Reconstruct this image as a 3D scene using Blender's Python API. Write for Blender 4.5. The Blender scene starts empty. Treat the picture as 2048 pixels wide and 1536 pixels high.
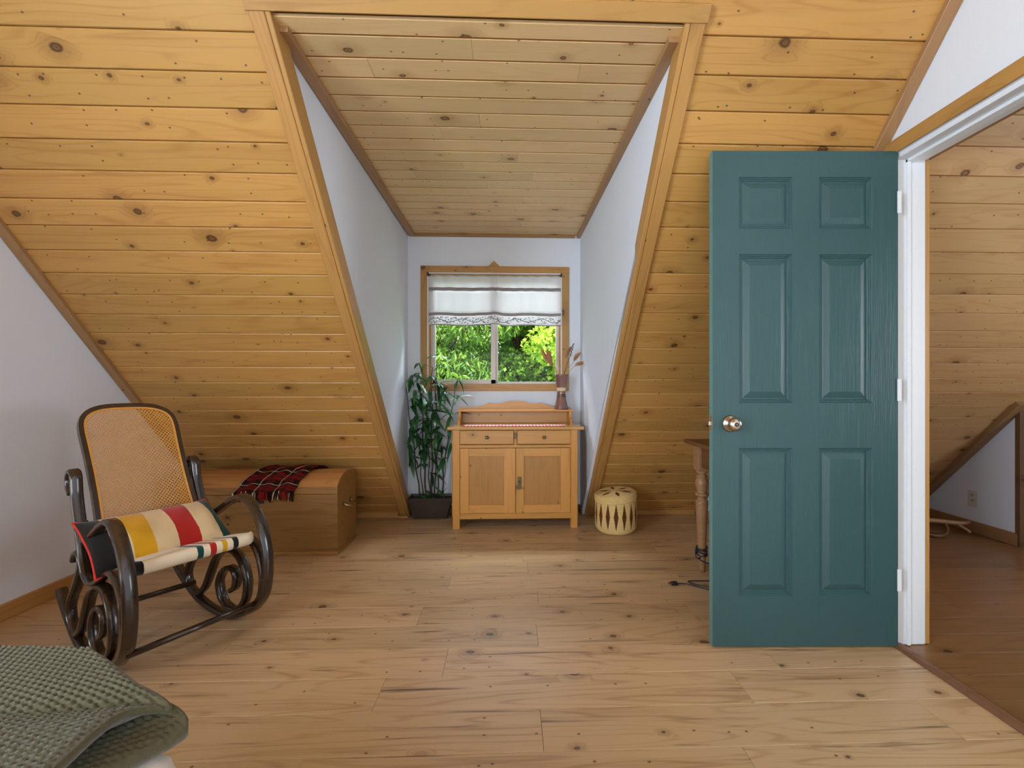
import bpy, bmesh, math, random
from mathutils import Vector, Matrix, noise as mnoise
R_ = random.Random(7)
PI = math.pi
scene = bpy.context.scene
COL = scene.collection

# ------------------------------------------------------------------ camera, light, exposure
cam = bpy.data.cameras.new('camera')
cam.sensor_width = 36.0
cam.lens = 36.0 * 956.8 / 2048.0
cam.shift_x = -33.03 / 2048.0
cam.shift_y = 6.8 / 2048.0
cam.clip_start = 0.02
camo = bpy.data.objects.new('camera', cam)
COL.objects.link(camo)
camo.location = (0, 0, 1.0705)
camo.rotation_euler = (PI / 2, 0, -0.03719)
scene.camera = camo

scene.view_settings.view_transform = 'Standard'
scene.view_settings.look = 'None'
scene.view_settings.gamma = 1.0
scene.view_settings.exposure = 0.24
scene.view_settings.use_curve_mapping = False
scene.cycles.use_denoising = True
scene.cycles.max_bounces = 10
scene.cycles.diffuse_bounces = 6
scene.cycles.transparent_max_bounces = 24
scene.cycles.sample_clamp_indirect = 6.0
scene.cycles.caustics_reflective = False
scene.cycles.caustics_refractive = False

world = bpy.data.worlds.new('world')
scene.world = world
world.use_nodes = True
bg = world.node_tree.nodes['Background']
bg.inputs[0].default_value = (0.62, 0.78, 1.0, 1)
bg.inputs[1].default_value = 3.0


def lamp(name, kind, loc, rot, energy, color, size=None, size_y=None):
    l = bpy.data.lights.new(name, kind)
    l.energy = energy
    l.color = color
    if kind == 'AREA':
        l.shape = 'RECTANGLE'
        l.size = size
        l.size_y = size_y
    if kind == 'SUN':
        l.angle = math.radians(0.6)
    o = bpy.data.objects.new(name, l)
    COL.objects.link(o)
    o.location = loc
    o.rotation_euler = rot
    return o


# sun on the garden side, from behind the house; daylight at the windows behind the camera
lamp('sun', 'SUN', (0, -8, 12), (math.radians(44), math.radians(18), 0), 12.0, (1.0, 0.95, 0.84))
lamp('daylight_and_fill', 'AREA', (-2.42, -0.95, 1.45), (0, math.radians(-90), 0), 140, (0.77, 0.89, 1.0), 1.5, 1.6)
lamp('daylight_and_fill', 'AREA', (-0.35, -4.28, 1.25), (math.radians(90), 0, 0), 100, (0.82, 0.92, 1.0), 2.7, 1.5)
lamp('daylight_and_fill', 'AREA', (4.46, 0.6, 1.4), (0, math.radians(90), 0), 44, (0.92, 0.96, 1.0), 1.3, 1.2)  # added fill at an invented, unseen hall window, brightens the hall ceiling
lamp('daylight_and_fill', 'AREA', (-0.13, 4.62, 2.55), (math.radians(-58), 0, 0), 140, (0.9, 0.96, 1.0), 1.3, 0.7)

Y0, S = 4.0074, 1.0328
CS = 1 / math.hypot(1, S)
SN = S * CS
SW = 0.12308


# ------------------------------------------------------------------ materials
class G:
    def __init__(s, name):
        s.m = bpy.data.materials.new(name)
        s.m.use_nodes = True
        s.t = s.m.node_tree
        s.b = s.t.nodes['Principled BSDF']
        s.out = s.t.nodes['Material Output']

    def n(s, typ, ins=None, **props):
        nd = s.t.nodes.new('ShaderNode' + typ)
        for k, v in props.items():
            setattr(nd, k, v)
        for k, v in (ins or {}).items():
            s.set(nd.inputs[k], v)
        return nd

    def set(s, sock, v):
        if isinstance(v, bpy.types.NodeSocket):
            s.t.links.new(v, sock)
        else:
            sock.default_value = v

    def math(s, op, a, b=0.0, c=None, clamp=False):
        nd = s.n('Math', operation=op, use_clamp=clamp)
        s.set(nd.inputs[0], a)
        s.set(nd.inputs[1], b)
        if c is not None:
            s.set(nd.inputs[2], c)
        return nd.outputs[0]

    def vmath(s, op, a, b):
        nd = s.n('VectorMath', operation=op)
        s.set(nd.inputs[0], a)
        s.set(nd.inputs[1], b)
        return nd.outputs[0]

    def mix(s, f, a, b, blend='MIX'):
        nd = s.n('Mix', data_type='RGBA', blend_type=blend)
        s.set(nd.inputs[0], f)
        s.set(nd.inputs[6], a)
        s.set(nd.inputs[7], b)
        return nd.outputs[2]

    def step(s, x, lo, hi):
        nd = s.n('MapRange', {0: x, 1: lo, 2: hi, 3: 0.0, 4: 1.0}, interpolation_type='SMOOTHSTEP')
        return nd.outputs[0]

    def noise(s, vec, scale, detail=2.0, rough=0.5, dist=0.0):
        nd = s.n('TexNoise', {'Scale': scale, 'Detail': detail, 'Roughness': rough, 'Distortion': dist})
        s.set(nd.inputs['Vector'], vec)
        return nd.outputs[0]

    def bump(s, hgt, strength, dist=0.002):
        nd = s.n('Bump', {'Strength': strength, 'Distance': dist, 'Height': hgt})
        s.t.links.new(nd.outputs[0], s.b.inputs['Normal'])
        return nd

    def xyz(s, vec):
        nd = s.n('SeparateXYZ')
        s.set(nd.inputs[0], vec)
        return nd.outputs

    def P(s, **kw):
        for k, v in kw.items():
            k = {'color': 'Base Color', 'rough': 'Roughness', 'metal': 'Metallic', 'coat': 'Coat Weight',
                 'coat_rough': 'Coat Roughness', 'spec': 'Specular IOR Level', 'sheen': 'Sheen Weight',
                 'trans': 'Transmission Weight'}.get(k, k)
            s.set(s.b.inputs[k], v)
        return s.m


def c(r, g, b):
    f = lambda x: x / 12.92 if x <= 0.04045 else ((x + 0.055) / 1.055) ** 2.4
    return (f(r / 255), f(g / 255), f(b / 255), 1.0)


def wood(name, c1, c2, cd, knot_c=(70, 42, 22), knots=0.55, kscale=4.2, rough=0.42, streak=0.0, tint=0.16,
         kr=0.05, ring=0.35, coat=0.0, spec=0.4, con=1.25):
    g = G(name)
    co = g.n('TexCoord').outputs['Object']
    rnd = g.n('ObjectInfo').outputs['Random']
    off = g.n('CombineXYZ', {0: g.math('MULTIPLY', rnd, 41.0), 1: g.math('MULTIPLY', rnd, 17.3), 2: rnd}).outputs[0]
    v = g.vmath('ADD', co, off)
    # knots
    kv = g.vmath('MULTIPLY', v, (0.72, 1.0, 0.0))
    wob = g.noise(v, 26.0, 2.0)
    vo = g.n('TexVoronoi', {'Scale': kscale}, voronoi_dimensions='2D')
    g.set(vo.inputs['Vector'], kv)
    colr = g.n('SeparateColor')
    g.set(colr.inputs[0], vo.outputs['Color'])
    present = g.math('LESS_THAN', colr.outputs[1], knots)
    rad = g.math('MULTIPLY_ADD', g.math('POWER', colr.outputs[0], 2.0), kr * 1.6, kr * 0.35)
    kd = g.math('DIVIDE', g.math('ADD', vo.outputs['Distance'], g.math('MULTIPLY', g.math('SUBTRACT', wob, 0.5), 0.07)), rad)
    kmask = g.math('MULTIPLY', g.math('SUBTRACT', 1.0, g.step(kd, 0.65, 1.15)), present)
    halo = g.math('MULTIPLY', g.math('SUBTRACT', 1.0, g.step(kd, 0.8, 4.5)), present)
    # cathedral grain: contours of a stretched noise, bent round the knots
    n1 = g.noise(g.vmath('MULTIPLY', v, (0.55, 6.5, 6.5)), 1.0, 2.0, 0.45, 0.25)
    t = g.math('MULTIPLY_ADD', n1, 13.0, g.math('MULTIPLY', halo, 1.8))
    fr = g.math('PINGPONG', t, 0.5)
    lines = g.step(fr, 0.30, 0.5)
    fib = g.noise(g.vmath('MULTIPLY', v, (4.0, 160.0, 160.0)), 1.0, 3.0, 0.6)
    broad = g.noise(g.vmath('MULTIPLY', v, (1.1, 14.0, 14.0)), 1.0, 3.0, 0.55)
    f = g.math('ADD', g.math('MULTIPLY', lines, ring), g.math('MULTIPLY', g.math('SUBTRACT', broad, 0.5), 1.1 * con))
    f = g.math('ADD', f, g.math('MULTIPLY', g.math('SUBTRACT', fib, 0.5), 0.6 * con), clamp=True)
    col = g.mix(f, c(*c1), c(*c2))
    col = g.mix(g.math('MULTIPLY', halo, 0.38), col, c(*cd))
    if streak:
        sn = g.noise(g.vmath('MULTIPLY', v, (1.3, 30.0, 30.0)), 1.0, 4.0, 0.65, 0.4)
        sm = g.math('MULTIPLY', g.step(sn, 0.57, 0.72), streak)
        col = g.mix(sm, col, c(*knot_c))
    ki = g.mix(g.math('PINGPONG', g.math('MULTIPLY', kd, 3.0), 1.0), c(*knot_c), c(*cd))
    ki = g.mix(g.step(kd, 0.35, 0.95), ki, c(knot_c[0] * 0.6, knot_c[1] * 0.6, knot_c[2] * 0.6))
    col = g.mix(g.math('MULTIPLY', kmask, 0.9), col, ki)
    # nail sized specks
    v2 = g.n('TexVoronoi', {'Scale': kscale * 3.1}, voronoi_dimensions='2D')
    g.set(v2.inputs['Vector'], kv)
    c2n = g.n('SeparateColor')
    g.set(c2n.inputs[0], v2.outputs['Color'])
    sp = g.math('MULTIPLY', g.math('SUBTRACT', 1.0, g.step(v2.outputs['Distance'], 0.03, 0.075)),
                g.math('LESS_THAN', c2n.outputs[1], knots * 0.35))
    col = g.mix(g.math('MULTIPLY', sp, 0.85), col, c(*knot_c))
    hs = g.n('HueSaturation', {'Hue': g.math('MULTIPLY_ADD', rnd, -0.006, 0.503), 'Saturation': 1.0,
                               'Value': g.math('MULTIPLY_ADD', rnd, tint, 1 - tint * 0.55), 'Color': col})
    g.bump(g.math('SUBTRACT', g.math('ADD', fib, g.math('MULTIPLY', lines, 0.5)), kmask), 0.12, 0.0015)
    return g.P(color=hs.outputs[0], rough=g.math('MULTIPLY_ADD', fib, 0.12, rough - 0.06), coat=coat, spec=spec)


def plain(name, rgb, rough=0.5, metal=0.0, coat=0.0, nscale=60.0, bump=0.0, var=0.06, spec=0.5, sheen=0.0):
    g = G(name)
    co = g.n('TexCoord').outputs['Object']
    n = g.noise(co, nscale, 3.0)
    a = c(*[x * (1 - var) for x in rgb])
    b = c(*[min(255, x * (1 + var)) for x in rgb])
    if bump:
        g.bump(n, bump, 0.002)
    return g.P(color=g.mix(n, a, b), rough=rough, metal=metal, coat=coat, spec=spec, sheen=sheen)


M = {}
M['pine'] = wood('honey_pine', (191, 144, 78), (160, 108, 52), (118, 74, 34), knots=0.8, kscale=5.2, kr=0.052, tint=0.2)
M['pine_pale'] = wood('pale_pine', (218, 186, 134), (200, 162, 108), (156, 114, 66), knots=0.62, kscale=5.2, kr=0.055, ring=0.22, tint=0.2)
M['pine_hall'] = wood('hall_pine', (200, 160, 108), (178, 132, 80), (146, 100, 56), knots=0.75, kscale=5.2, kr=0.06)
M['trim'] = wood('trim_pine', (180, 135, 76), (154, 108, 56), (118, 78, 38), knots=0.25, kscale=3.0)
M['trim_brown'] = wood('trim_brown', (158, 120, 80), (132, 96, 60), (100, 70, 42), knots=0.3, kscale=3.0)
M['groove'] = wood('groove_shade_pine', (150, 92, 40), (118, 68, 28), (84, 46, 20), knots=0.1)  # shade of the board grooves put into a darker backing colour
M['trim_dark'] = wood('trim_dark', (108, 76, 48), (84, 58, 36), (64, 42, 24), knots=0.2)
M['floor'] = wood('floor_plank', (199, 167, 126), (166, 131, 92), (120, 88, 58), knot_c=(72, 52, 38), knots=0.5, kscale=4.6,
                  rough=0.36, streak=0.85, tint=0.16, ring=0.55, kr=0.042, con=1.8, spec=0.45)
M['floor_hall'] = wood('hall_floor', (136, 98, 62), (104, 72, 44), (78, 52, 30), knot_c=(44, 28, 18), knots=0.4, kscale=3.0,
                       rough=0.3, streak=0.4, ring=0.4)
M['cab'] = wood('antique_pine', (200, 144, 72), (172, 114, 50), (126, 78, 34), knots=0.35, kscale=3.2, rough=0.3, ring=0.3)
M['cab_top'] = wood('antique_pine_top', (204, 150, 80), (178, 122, 58), (126, 78, 34), knots=0.3, kscale=3.2, rough=0.2, ring=0.3, coat=0.7)
M['cab_panel'] = wood('antique_pine_panel', (182, 128, 64), (154, 102, 46), (112, 70, 30), knots=0.3, kscale=3.0, rough=0.36)
M['trunk'] = wood('trunk_wood', (148, 108, 56), (112, 79, 37), (86, 58, 28), knot_c=(60, 40, 22), knots=0.15, kscale=2.5,
                  rough=0.45, streak=0.35, ring=0.45)
M['trunk_lid'] = wood('trunk_lid_wood', (176, 124, 68), (142, 96, 48), (98, 66, 34), knots=0.1, streak=0.5, rough=0.5)
M['table'] = wood('table_wood', (160, 120, 84), (128, 92, 60), (92, 64, 38), knots=0.2, streak=0.4)
M['table_dark'] = wood('table_dark_wood', (112, 74, 44), (84, 54, 30), (60, 36, 20), knots=0.15)
M['threshold'] = wood('threshold_wood', (126, 90, 66), (100, 70, 50), (76, 50, 34), knots=0.1)
M['wall'] = plain('white_wall_paint', (219, 226, 236), 0.75, nscale=220, bump=0.06, var=0.012)
M['white'] = plain('white_gloss_paint', (222, 225, 228), 0.4, nscale=90, bump=0.03, var=0.015)
M['vinyl'] = plain('window_vinyl', (206, 200, 192), 0.4, var=0.02)
M['nickel'] = plain('satin_nickel', (196, 184, 170), 0.22, 1.0, var=0.03)
M['iron'] = plain('dark_iron', (64, 62, 60), 0.4, 0.9)
M['brassy'] = plain('aged_brass', (96, 84, 58), 0.4, 0.9)
M['black'] = plain('black_rubber', (22, 22, 24), 0.5)
M['cord'] = plain('dark_cord', (40, 42, 48), 0.5)
M['outlet'] = plain('outlet_plastic', (206, 204, 198), 0.4)
M['sheet'] = plain('white_sheet', (226, 222, 214), 0.85, nscale=120, bump=0.15, var=0.03)
M['pot'] = plain('pot_brown', (52, 36, 28), 0.45, bump=0.2, nscale=30, var=0.2)
M['soil'] = plain('soil', (44, 34, 26), 0.95, bump=0.8, nscale=80, var=0.4)
M['cane_stem'] = plain('bamboo_stem', (52, 46, 30), 0.5, var=0.3)
M['bed_base'] = plain('bed_base_fabric', (196, 190, 180), 0.85)
M['felt'] = plain('dark_felt', (30, 28, 28), 0.9)
M['insulation'] = plain('pale_board', (196, 178, 120), 0.8, nscale=7, var=0.16)


def lacquer():
    g = G('dark_lacquer')
    co = g.n('TexCoord').outputs['Object']
    n = g.noise(co, 14.0, 4.0)
    ch = g.noise(co, 55.0, 5.0, 0.7)
    big = g.noise(co, 3.0, 1.0)
    col = g.mix(n, c(30, 20, 14), c(54, 37, 26))
    chip = g.math('MULTIPLY', g.step(ch, 0.70, 0.74), g.step(big, 0.5, 0.62))
    col = g.mix(chip, col, c(168, 146, 110))
    return g.P(color=col, rough=g.math('MULTIPLY_ADD', n, 0.2, 0.16), coat=0.5, coat_rough=0.12, spec=0.55)


M['lacquer'] = lacquer()


def cane_mat():
    g = G('cane')
    co = g.n('TexCoord').outputs['Object']
    n = g.noise(co, 9.0, 3.0)
    return g.P(color=g.mix(n, c(190, 128, 50), c(210, 152, 70)), rough=0.45)


M['cane'] = cane_mat()


def door_paint():
    g = G('teal_door_paint')
    co = g.n('TexCoord').outputs['Object']
    n1 = g.noise(g.vmath('MULTIPLY', co, (55.0, 55.0, 2.2)), 1.0, 2.0, 0.5, 0.6)
    fr = g.math('PINGPONG', g.math('MULTIPLY', n1, 5.0), 0.5)
    fine = g.noise(g.vmath('MULTIPLY', co, (420.0, 420.0, 9.0)), 1.0, 2.0)
    big = g.noise(co, 2.2, 3.0)
    col = g.mix(big, c(44, 76, 77), c(52, 85, 86))
    col = g.mix(g.math('MULTIPLY', fine, 0.14), col, c(30, 54, 58))
    g.bump(g.math('ADD', g.math('MULTIPLY', fr, 0.8), fine), 0.45, 0.0014)
    return g.P(color=col, rough=0.42, spec=0.45)


M['door'] = door_paint()


def stripes_mat(name, axis, stops, rough=0.95):
    """wool with flat woven stripes; stops = [(pos, rgb), ...] along a UV axis"""
    g = G(name)
    uv = g.n('UVMap').outputs[0]
    x = g.xyz(uv)[axis]
    co = g.n('TexCoord').outputs['Object']
    x = g.math('ADD', x, g.math('MULTIPLY', g.math('SUBTRACT', g.noise(co, 40.0), 0.5), 0.012))
    r = g.n('ValToRGB')
    r.color_ramp.interpolation = 'CONSTANT'
    el = r.color_ramp.elements
    el[0].position = stops[0][0]
    el[0].color = c(*stops[0][1])
    el[1].position = stops[1][0]
    el[1].color = c(*stops[1][1])
    for p, col in stops[2:]:
        e = el.new(p)
        e.color = c(*col)
    g.set(r.inputs[0], x)
    n = g.noise(co, 260.0, 3.0)
    m2 = g.noise(co, 12.0, 3.0)
    col = g.mix(g.math('MULTIPLY', m2, 0.25), r.outputs[0], c(150, 120, 84), 'MULTIPLY')
    g.bump(n, 0.4, 0.002)
    return g.P(color=col, rough=rough, spec=0.15, sheen=0.2)


CREAM, YEL, RED, GRN, BLK = (222, 196, 152), (214, 160, 28), (176, 36, 28), (12, 70, 64), (30, 28, 26)
M['pillow'] = stripes_mat('striped_pillow_wool', 0, [(0.0, BLK), (0.13, CREAM), (0.25, YEL), (0.40, CREAM), (0.56, RED),
                                                      (0.73, CREAM), (0.90, GRN)])
M['seat'] = stripes_mat('striped_seat_wool', 0, [(0.0, BLK), (0.07, (232, 218, 190)), (0.47, GRN), (0.52, (232, 218, 190)), (0.58, RED),
                                                  (0.63, (232, 218, 190)), (0.68, YEL), (0.725, (232, 218, 190)), (0.78, BLK),
                                                  (0.825, (232, 218, 190))])
M['piping'] = plain('red_piping', (206, 52, 44), 0.8)


def plaid():
    g = G('plaid_wool')
    x, y, z = g.xyz(g.n('UVMap').outputs[0])
    co = g.n('TexCoord').outputs['Object']

    def band(q, lo, hi):
        return g.math('MULTIPLY', g.math('GREATER_THAN', q, lo), g.math('LESS_THAN', q, hi))
    fx = g.math('FRACT', g.math('MULTIPLY', x, 3.0))
    fy = g.math('FRACT', g.math('MULTIPLY', y, 4.0))
    base = c(44, 22, 16)
    rx = band(fx, 0.30, 0.72)
    ry = band(fy, 0.30, 0.70)
    col = g.mix(g.math('MULTIPLY', ry, 0.5), base, c(140, 24, 24))
    col = g.mix(g.math('MULTIPLY', rx, 0.22), col, c(140, 24, 24))
    gx = g.math('ADD', band(fx, 0.44, 0.52), band(fy, 0.46, 0.54), clamp=True)
    col = g.mix(g.math('MULTIPLY', gx, 0.8), col, c(16, 34, 30))
    wx = g.math('ADD', band(fx, 0.02, 0.065), band(fy, 0.03, 0.085), clamp=True)
    col = g.mix(g.math('MULTIPLY', wx, 0.75), col, c(186, 170, 150))
    n = g.noise(co, 300.0, 3.0)
    g.bump(n, 0.5, 0.002)
    return g.P(color=col, rough=0.95, spec=0.1)


M['plaid'] = plaid()


def fringe_mat():
    g = G('fringe_wool')
    uv = g.n('UVMap').outputs[0]
    x = g.xyz(uv)[0]
    r = g.n('ValToRGB')
    r.color_ramp.interpolation = 'CONSTANT'
    el = r.color_ramp.elements
    el[0].position, el[0].color = 0.0, c(40, 20, 16)
    el[1].position, el[1].color = 0.5, c(150, 30, 28)
    e = el.new(0.72); e.color = c(20, 30, 28)
    e = el.new(0.84); e.color = c(206, 192, 172)
    g.set(r.inputs[0], x)
    return g.P(color=r.outputs[0], rough=0.95, spec=0.1)


M['fringe'] = fringe_mat()


def knit_mat():
    g = G('olive_knit')
    co = g.n('TexCoord').outputs['Object']
    n = g.noise(co, 160.0, 4.0, 0.7)
    n2 = g.noise(co, 9.0, 2.0)
    col = g.mix(n, c(64, 63, 44), c(98, 95, 70))
    col = g.mix(g.math('MULTIPLY', n2, 0.3), col, c(88, 82, 58))
    g.bump(n, 0.5, 0.0015)
    return g.P(color=col, rough=0.9, spec=0.2, sheen=0.25)


M['knit'] = knit_mat()


def basket_mat(lid):
    g = G('basket_lid_coil' if lid else 'basket_coil')
    co = g.n('TexCoord').outputs['Object']
    x, y, z = g.xyz(co)
    ang = g.math('DIVIDE', g.math('ARCTAN2', y, x), 2 * PI)
    k = 6.0 if lid else 16.0
    fa = g.math('MULTIPLY', g.math('ABSOLUTE', g.math('SUBTRACT', g.math('FRACT', g.math('MULTIPLY', ang, k)), 0.5)), 2.0)
    st = g.math('PINGPONG', g.math('MULTIPLY', ang, 95.0), 0.5)
    n = g.noise(co, 60.0, 3.0)
    col = g.mix(n, c(214, 180, 116), c(238, 212, 150))
    if lid:
        rr = g.math('SQRT', g.math('ADD', g.math('MULTIPLY', x, x), g.math('MULTIPLY', y, y)))
        dz = g.math('DIVIDE', g.math('ABSOLUTE', g.math('SUBTRACT', rr, 0.075)), 0.055)
        top = g.math('GREATER_THAN', z, 0.028)
        mk = g.math('MULTIPLY', g.math('LESS_THAN', g.math('ADD', dz, g.math('MULTIPLY', fa, 2.6)), 1.0), top)
    else:
        dz = g.math('DIVIDE', g.math('ABSOLUTE', g.math('SUBTRACT', z, 0.135)), 0.1)
        mk = g.math('LESS_THAN', g.math('ADD', dz, g.math('MULTIPLY', fa, 1.75)), 1.0)
    br = g.mix(g.noise(co, 90.0, 2.0), c(58, 28, 16), c(130, 70, 28))
    col = g.mix(mk, col, br)
    col = g.mix(g.math('MULTIPLY', g.step(st, 0.33, 0.5), 0.35), col, c(120, 84, 44))
    g.bump(st, 0.5, 0.003)
    return g.P(color=col, rough=0.7, spec=0.2)


M['basket'] = basket_mat(False)
M['basket_lid'] = basket_mat(True)


def leaf_mat(name, a, b, tr=0.35, rough=0.4):
    g = G(name)
    rnd = g.n('ObjectInfo').outputs['Random']
    gi = g.n('NewGeometry').outputs['Random Per Island']
    f = g.math('FRACT', g.math('ADD', g.math('MULTIPLY', rnd, 7.0), gi))
    col = g.mix(f, c(*a), c(*b))
    g.P(color=col, rough=rough, spec=0.4)
    tl = g.n('BsdfTranslucent', {'Color': col})
    mx = g.n('MixShader', {0: tr})
    g.t.links.new(g.b.outputs[0], mx.inputs[1])
    g.t.links.new(tl.outputs[0], mx.inputs[2])
    g.t.links.new(mx.outputs[0], g.out.inputs[0])
    return g.m


M['bamboo_leaf'] = leaf_mat('bamboo_leaf', (26, 62, 38), (62, 116, 62), 0.3, 0.3)
M['leaf_maple'] = leaf_mat('maple_leaf', (136, 178, 44), (212, 228, 100), 0.45)
M['leaf_cedar'] = leaf_mat('cedar_leaf', (64, 104, 34), (128, 160, 56), 0.35)
M['leaf_mid'] = leaf_mat('hedge_leaf', (70, 112, 36), (140, 178, 66), 0.4)
M['bark'] = plain('bark', (74, 60, 46), 0.9, nscale=14, bump=0.6, var=0.3)
M['grass'] = plain('grass', (96, 130, 60), 0.95, nscale=4, var=0.25)
M['feather'] = plain('dried_leaf', (170, 122, 84), 0.7, nscale=50, var=0.25)
M['feather_dark'] = plain('dried_seed_dark', (52, 40, 34), 0.7)
M['straw'] = plain('dried_stem', (178, 142, 92), 0.7, var=0.2)


def glass_mat():
    g = G('window_glass')
    tr = g.n('BsdfTransparent', {'Color': (0.97, 0.985, 0.98, 1)})
    gl = g.n('BsdfGlossy', {'Roughness': 0.02})
    fr = g.n('Fresnel', {'IOR': 1.1})
    mx = g.n('MixShader')
    g.set(mx.inputs[0], fr.outputs[0])
    g.t.links.new(tr.outputs[0], mx.inputs[1])
    g.t.links.new(gl.outputs[0], mx.inputs[2])
    g.t.links.new(mx.outputs[0], g.out.inputs[0])
    return g.m


M['glass'] = glass_mat()


def curtain_mat(name, hem=False, col=(238, 238, 240), tr=0.36):
    g = G(name)
    x, y, z = g.xyz(g.n('UVMap').outputs[0])
    co = g.n('TexCoord').outputs['Object']
    w = g.noise(g.vmath('MULTIPLY', co, (40.0, 1.0, 900.0)), 1.0, 2.0)
    cc = g.mix(g.math('MULTIPLY', w, 0.12), c(*col), c(190, 186, 186))
    if hem:
        xs = g.math('MULTIPLY', x, 5.0 * 2 * PI)
        vine = g.math('ADD', g.math('MULTIPLY', g.math('SINE', xs), 0.2), 0.48)
        l1 = g.math('LESS_THAN', g.math('ABSOLUTE', g.math('SUBTRACT', y, vine)), 0.035)
        vine2 = g.math('ADD', g.math('MULTIPLY', g.math('SINE', g.math('MULTIPLY_ADD', x, 11.0 * 2 * PI, 1.0)), 0.3), 0.5)
        gate = g.math('GREATER_THAN', g.noise(co, 21.0), 0.5)
        l2 = g.math('MULTIPLY', g.math('LESS_THAN', g.math('ABSOLUTE', g.math('SUBTRACT', y, vine2)), 0.04), gate)
        vo = g.n('TexVoronoi', {'Scale': 1.0}, voronoi_dimensions='2D')
        g.set(vo.inputs['Vector'], g.n('CombineXYZ', {0: g.math('MULTIPLY', x, 44.0), 1: g.math('MULTIPLY', y, 3.2)}).outputs[0])
        l3 = g.math('LESS_THAN', vo.outputs['Distance'], 0.2)
        l3 = g.math('MULTIPLY', l3, g.math('LESS_THAN', g.math('ABSOLUTE', g.math('SUBTRACT', y, 0.5)), 0.36))
        mk = g.math('MAXIMUM', g.math('MAXIMUM', l1, l2), l3)
        cc = g.mix(g.math('MULTIPLY', mk, 0.8), cc, c(74, 62, 58))
    g.P(color=cc, rough=0.9, spec=0.1)
    tl = g.n('BsdfTranslucent', {'Color': cc})
    mx = g.n('MixShader', {0: tr})
    g.t.links.new(g.b.outputs[0], mx.inputs[1])
    g.t.links.new(tl.outputs[0], mx.inputs[2])
    g.t.links.new(mx.outputs[0], g.out.inputs[0])
    return g.m


M['curtain'] = curtain_mat('curtain_cotton')
M['curtain_hem'] = curtain_mat('curtain_embroidered', True)
M['curtain_band'] = curtain_mat('curtain_ribbon', False, (168, 160, 160), 0.25)


def runner_mat():
    g = G('runner_cloth')
    co = g.n('TexCoord').outputs['Object']
    x, y, z = g.xyz(co)
    fx = g.math('PINGPONG', g.math('MULTIPLY', x, 38.0), 0.5)
    fy = g.math('PINGPONG', g.math('MULTIPLY', y, 14.0), 0.5)
    d = g.math('GREATER_THAN', g.math('ADD', fx, fy), 0.52)
    col = g.mix(d, c(226, 214, 214), c(206, 84, 92))
    st = g.math('GREATER_THAN', g.math('PINGPONG', g.math('MULTIPLY', y, 22.0), 0.5), 0.4)
    col = g.mix(g.math('MULTIPLY', st, 0.7), col, c(190, 52, 60))
    return g.P(color=col, rough=0.9, spec=0.1)


M['runner'] = runner_mat()


def vase_mat():
    g = G('iridescent_glaze')
    co = g.n('TexCoord').outputs['Object']
    n = g.noise(co, 9.0, 2.0)
    return g.P(color=g.mix(n, c(150, 102, 70), c(112, 90, 104)), rough=0.26, metal=0.25, coat=0.3)


M['vase'] = vase_mat()
M['vase_band'] = plain('vase_cream_band', (214, 196, 168), 0.6, var=0.1)


# ------------------------------------------------------------------ geometry helpers
def mesh_obj(name, verts, faces, mat, parent=None, smooth=False, M4=None, uvs=None):
    me = bpy.data.meshes.new(name)
    me.from_pydata([tuple(v) for v in verts], [], faces)
    me.materials.append(M[mat] if isinstance(mat, str) else mat)
    if smooth:
        me.polygons.foreach_set('use_smooth', [True] * len(me.polygons))
    if uvs is not None:
        ul = me.uv_layers.new(name='UVMap')
        li = [0] * len(me.loops)
        me.loops.foreach_get('vertex_index', li)
        flat = []
        for i in li:
            flat += [uvs[i][0], uvs[i][1]]
        ul.data.foreach_set('uv', flat)
    me.update()
    return link(name, me, parent, M4)


def link(name, me, parent=None, M4=None):
    o = bpy.data.objects.new(name, me)
    COL.objects.link(o)
    if parent is not None:
        o.parent = parent
    if M4 is not None:
        o.matrix_basis = M4
    return o


def tag(o, label, cat=None, group=None, kind=None):
    o['label'] = label
    if cat:
        o['category'] = cat
    if group:
        o['group'] = group
    if kind:
        o['kind'] = kind
    return o


def thing(name, label, cat, loc=(0, 0, 0), rz=0.0, group=None, kind=None):
    o = bpy.data.objects.new(name, None)
    o.empty_display_size = 0.1
    COL.objects.link(o)
    o.location = loc
    o.rotation_euler = (0, 0, rz)
    return tag(o, label, cat, group, kind)


_bc = {}


def board_mesh(name, L, W, T, ch):
    k = (name, round(L, 4), round(W, 4), round(T, 4), round(ch, 4))
    if k in _bc:
        return _bc[k]
    p = [(0, 0), (W, 0), (W, T - ch), (W - ch, T), (ch, T), (0, T - ch)]
    v = [(0, a, b) for a, b in p] + [(L, a, b) for a, b in p]
    f = [tuple(range(5, -1, -1)), tuple(range(6, 12))] + [(i, (i + 1) % 6, 6 + (i + 1) % 6, 6 + i) for i in range(6)]
    f[0] = (0, 5, 4, 3, 2, 1)
    me = bpy.data.meshes.new(name)
    me.from_pydata(v, [], f)
    me.update()
    _bc[k] = me
    return me


def board(name, o, ax, ay, L, W, T, mat, parent=None, ch=0.003):
    """plank: length along ax, width along ay, its good face towards ax x ay"""
    ax = Vector(ax).normalized()
    ay = Vector(ay).normalized()
    az = ax.cross(ay)
    M4 = Matrix(((ax.x, ay.x, az.x, o[0]), (ax.y, ay.y, az.y, o[1]), (ax.z, ay.z, az.z, o[2]), (0, 0, 0, 1)))
    me = board_mesh(name + '_' + mat, L, W, T, ch)
    if not me.materials:
        me.materials.append(M[mat])
    return link(name, me, parent, M4)


def X_(o, *a, **k):
    return board(*a, **k)


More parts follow.
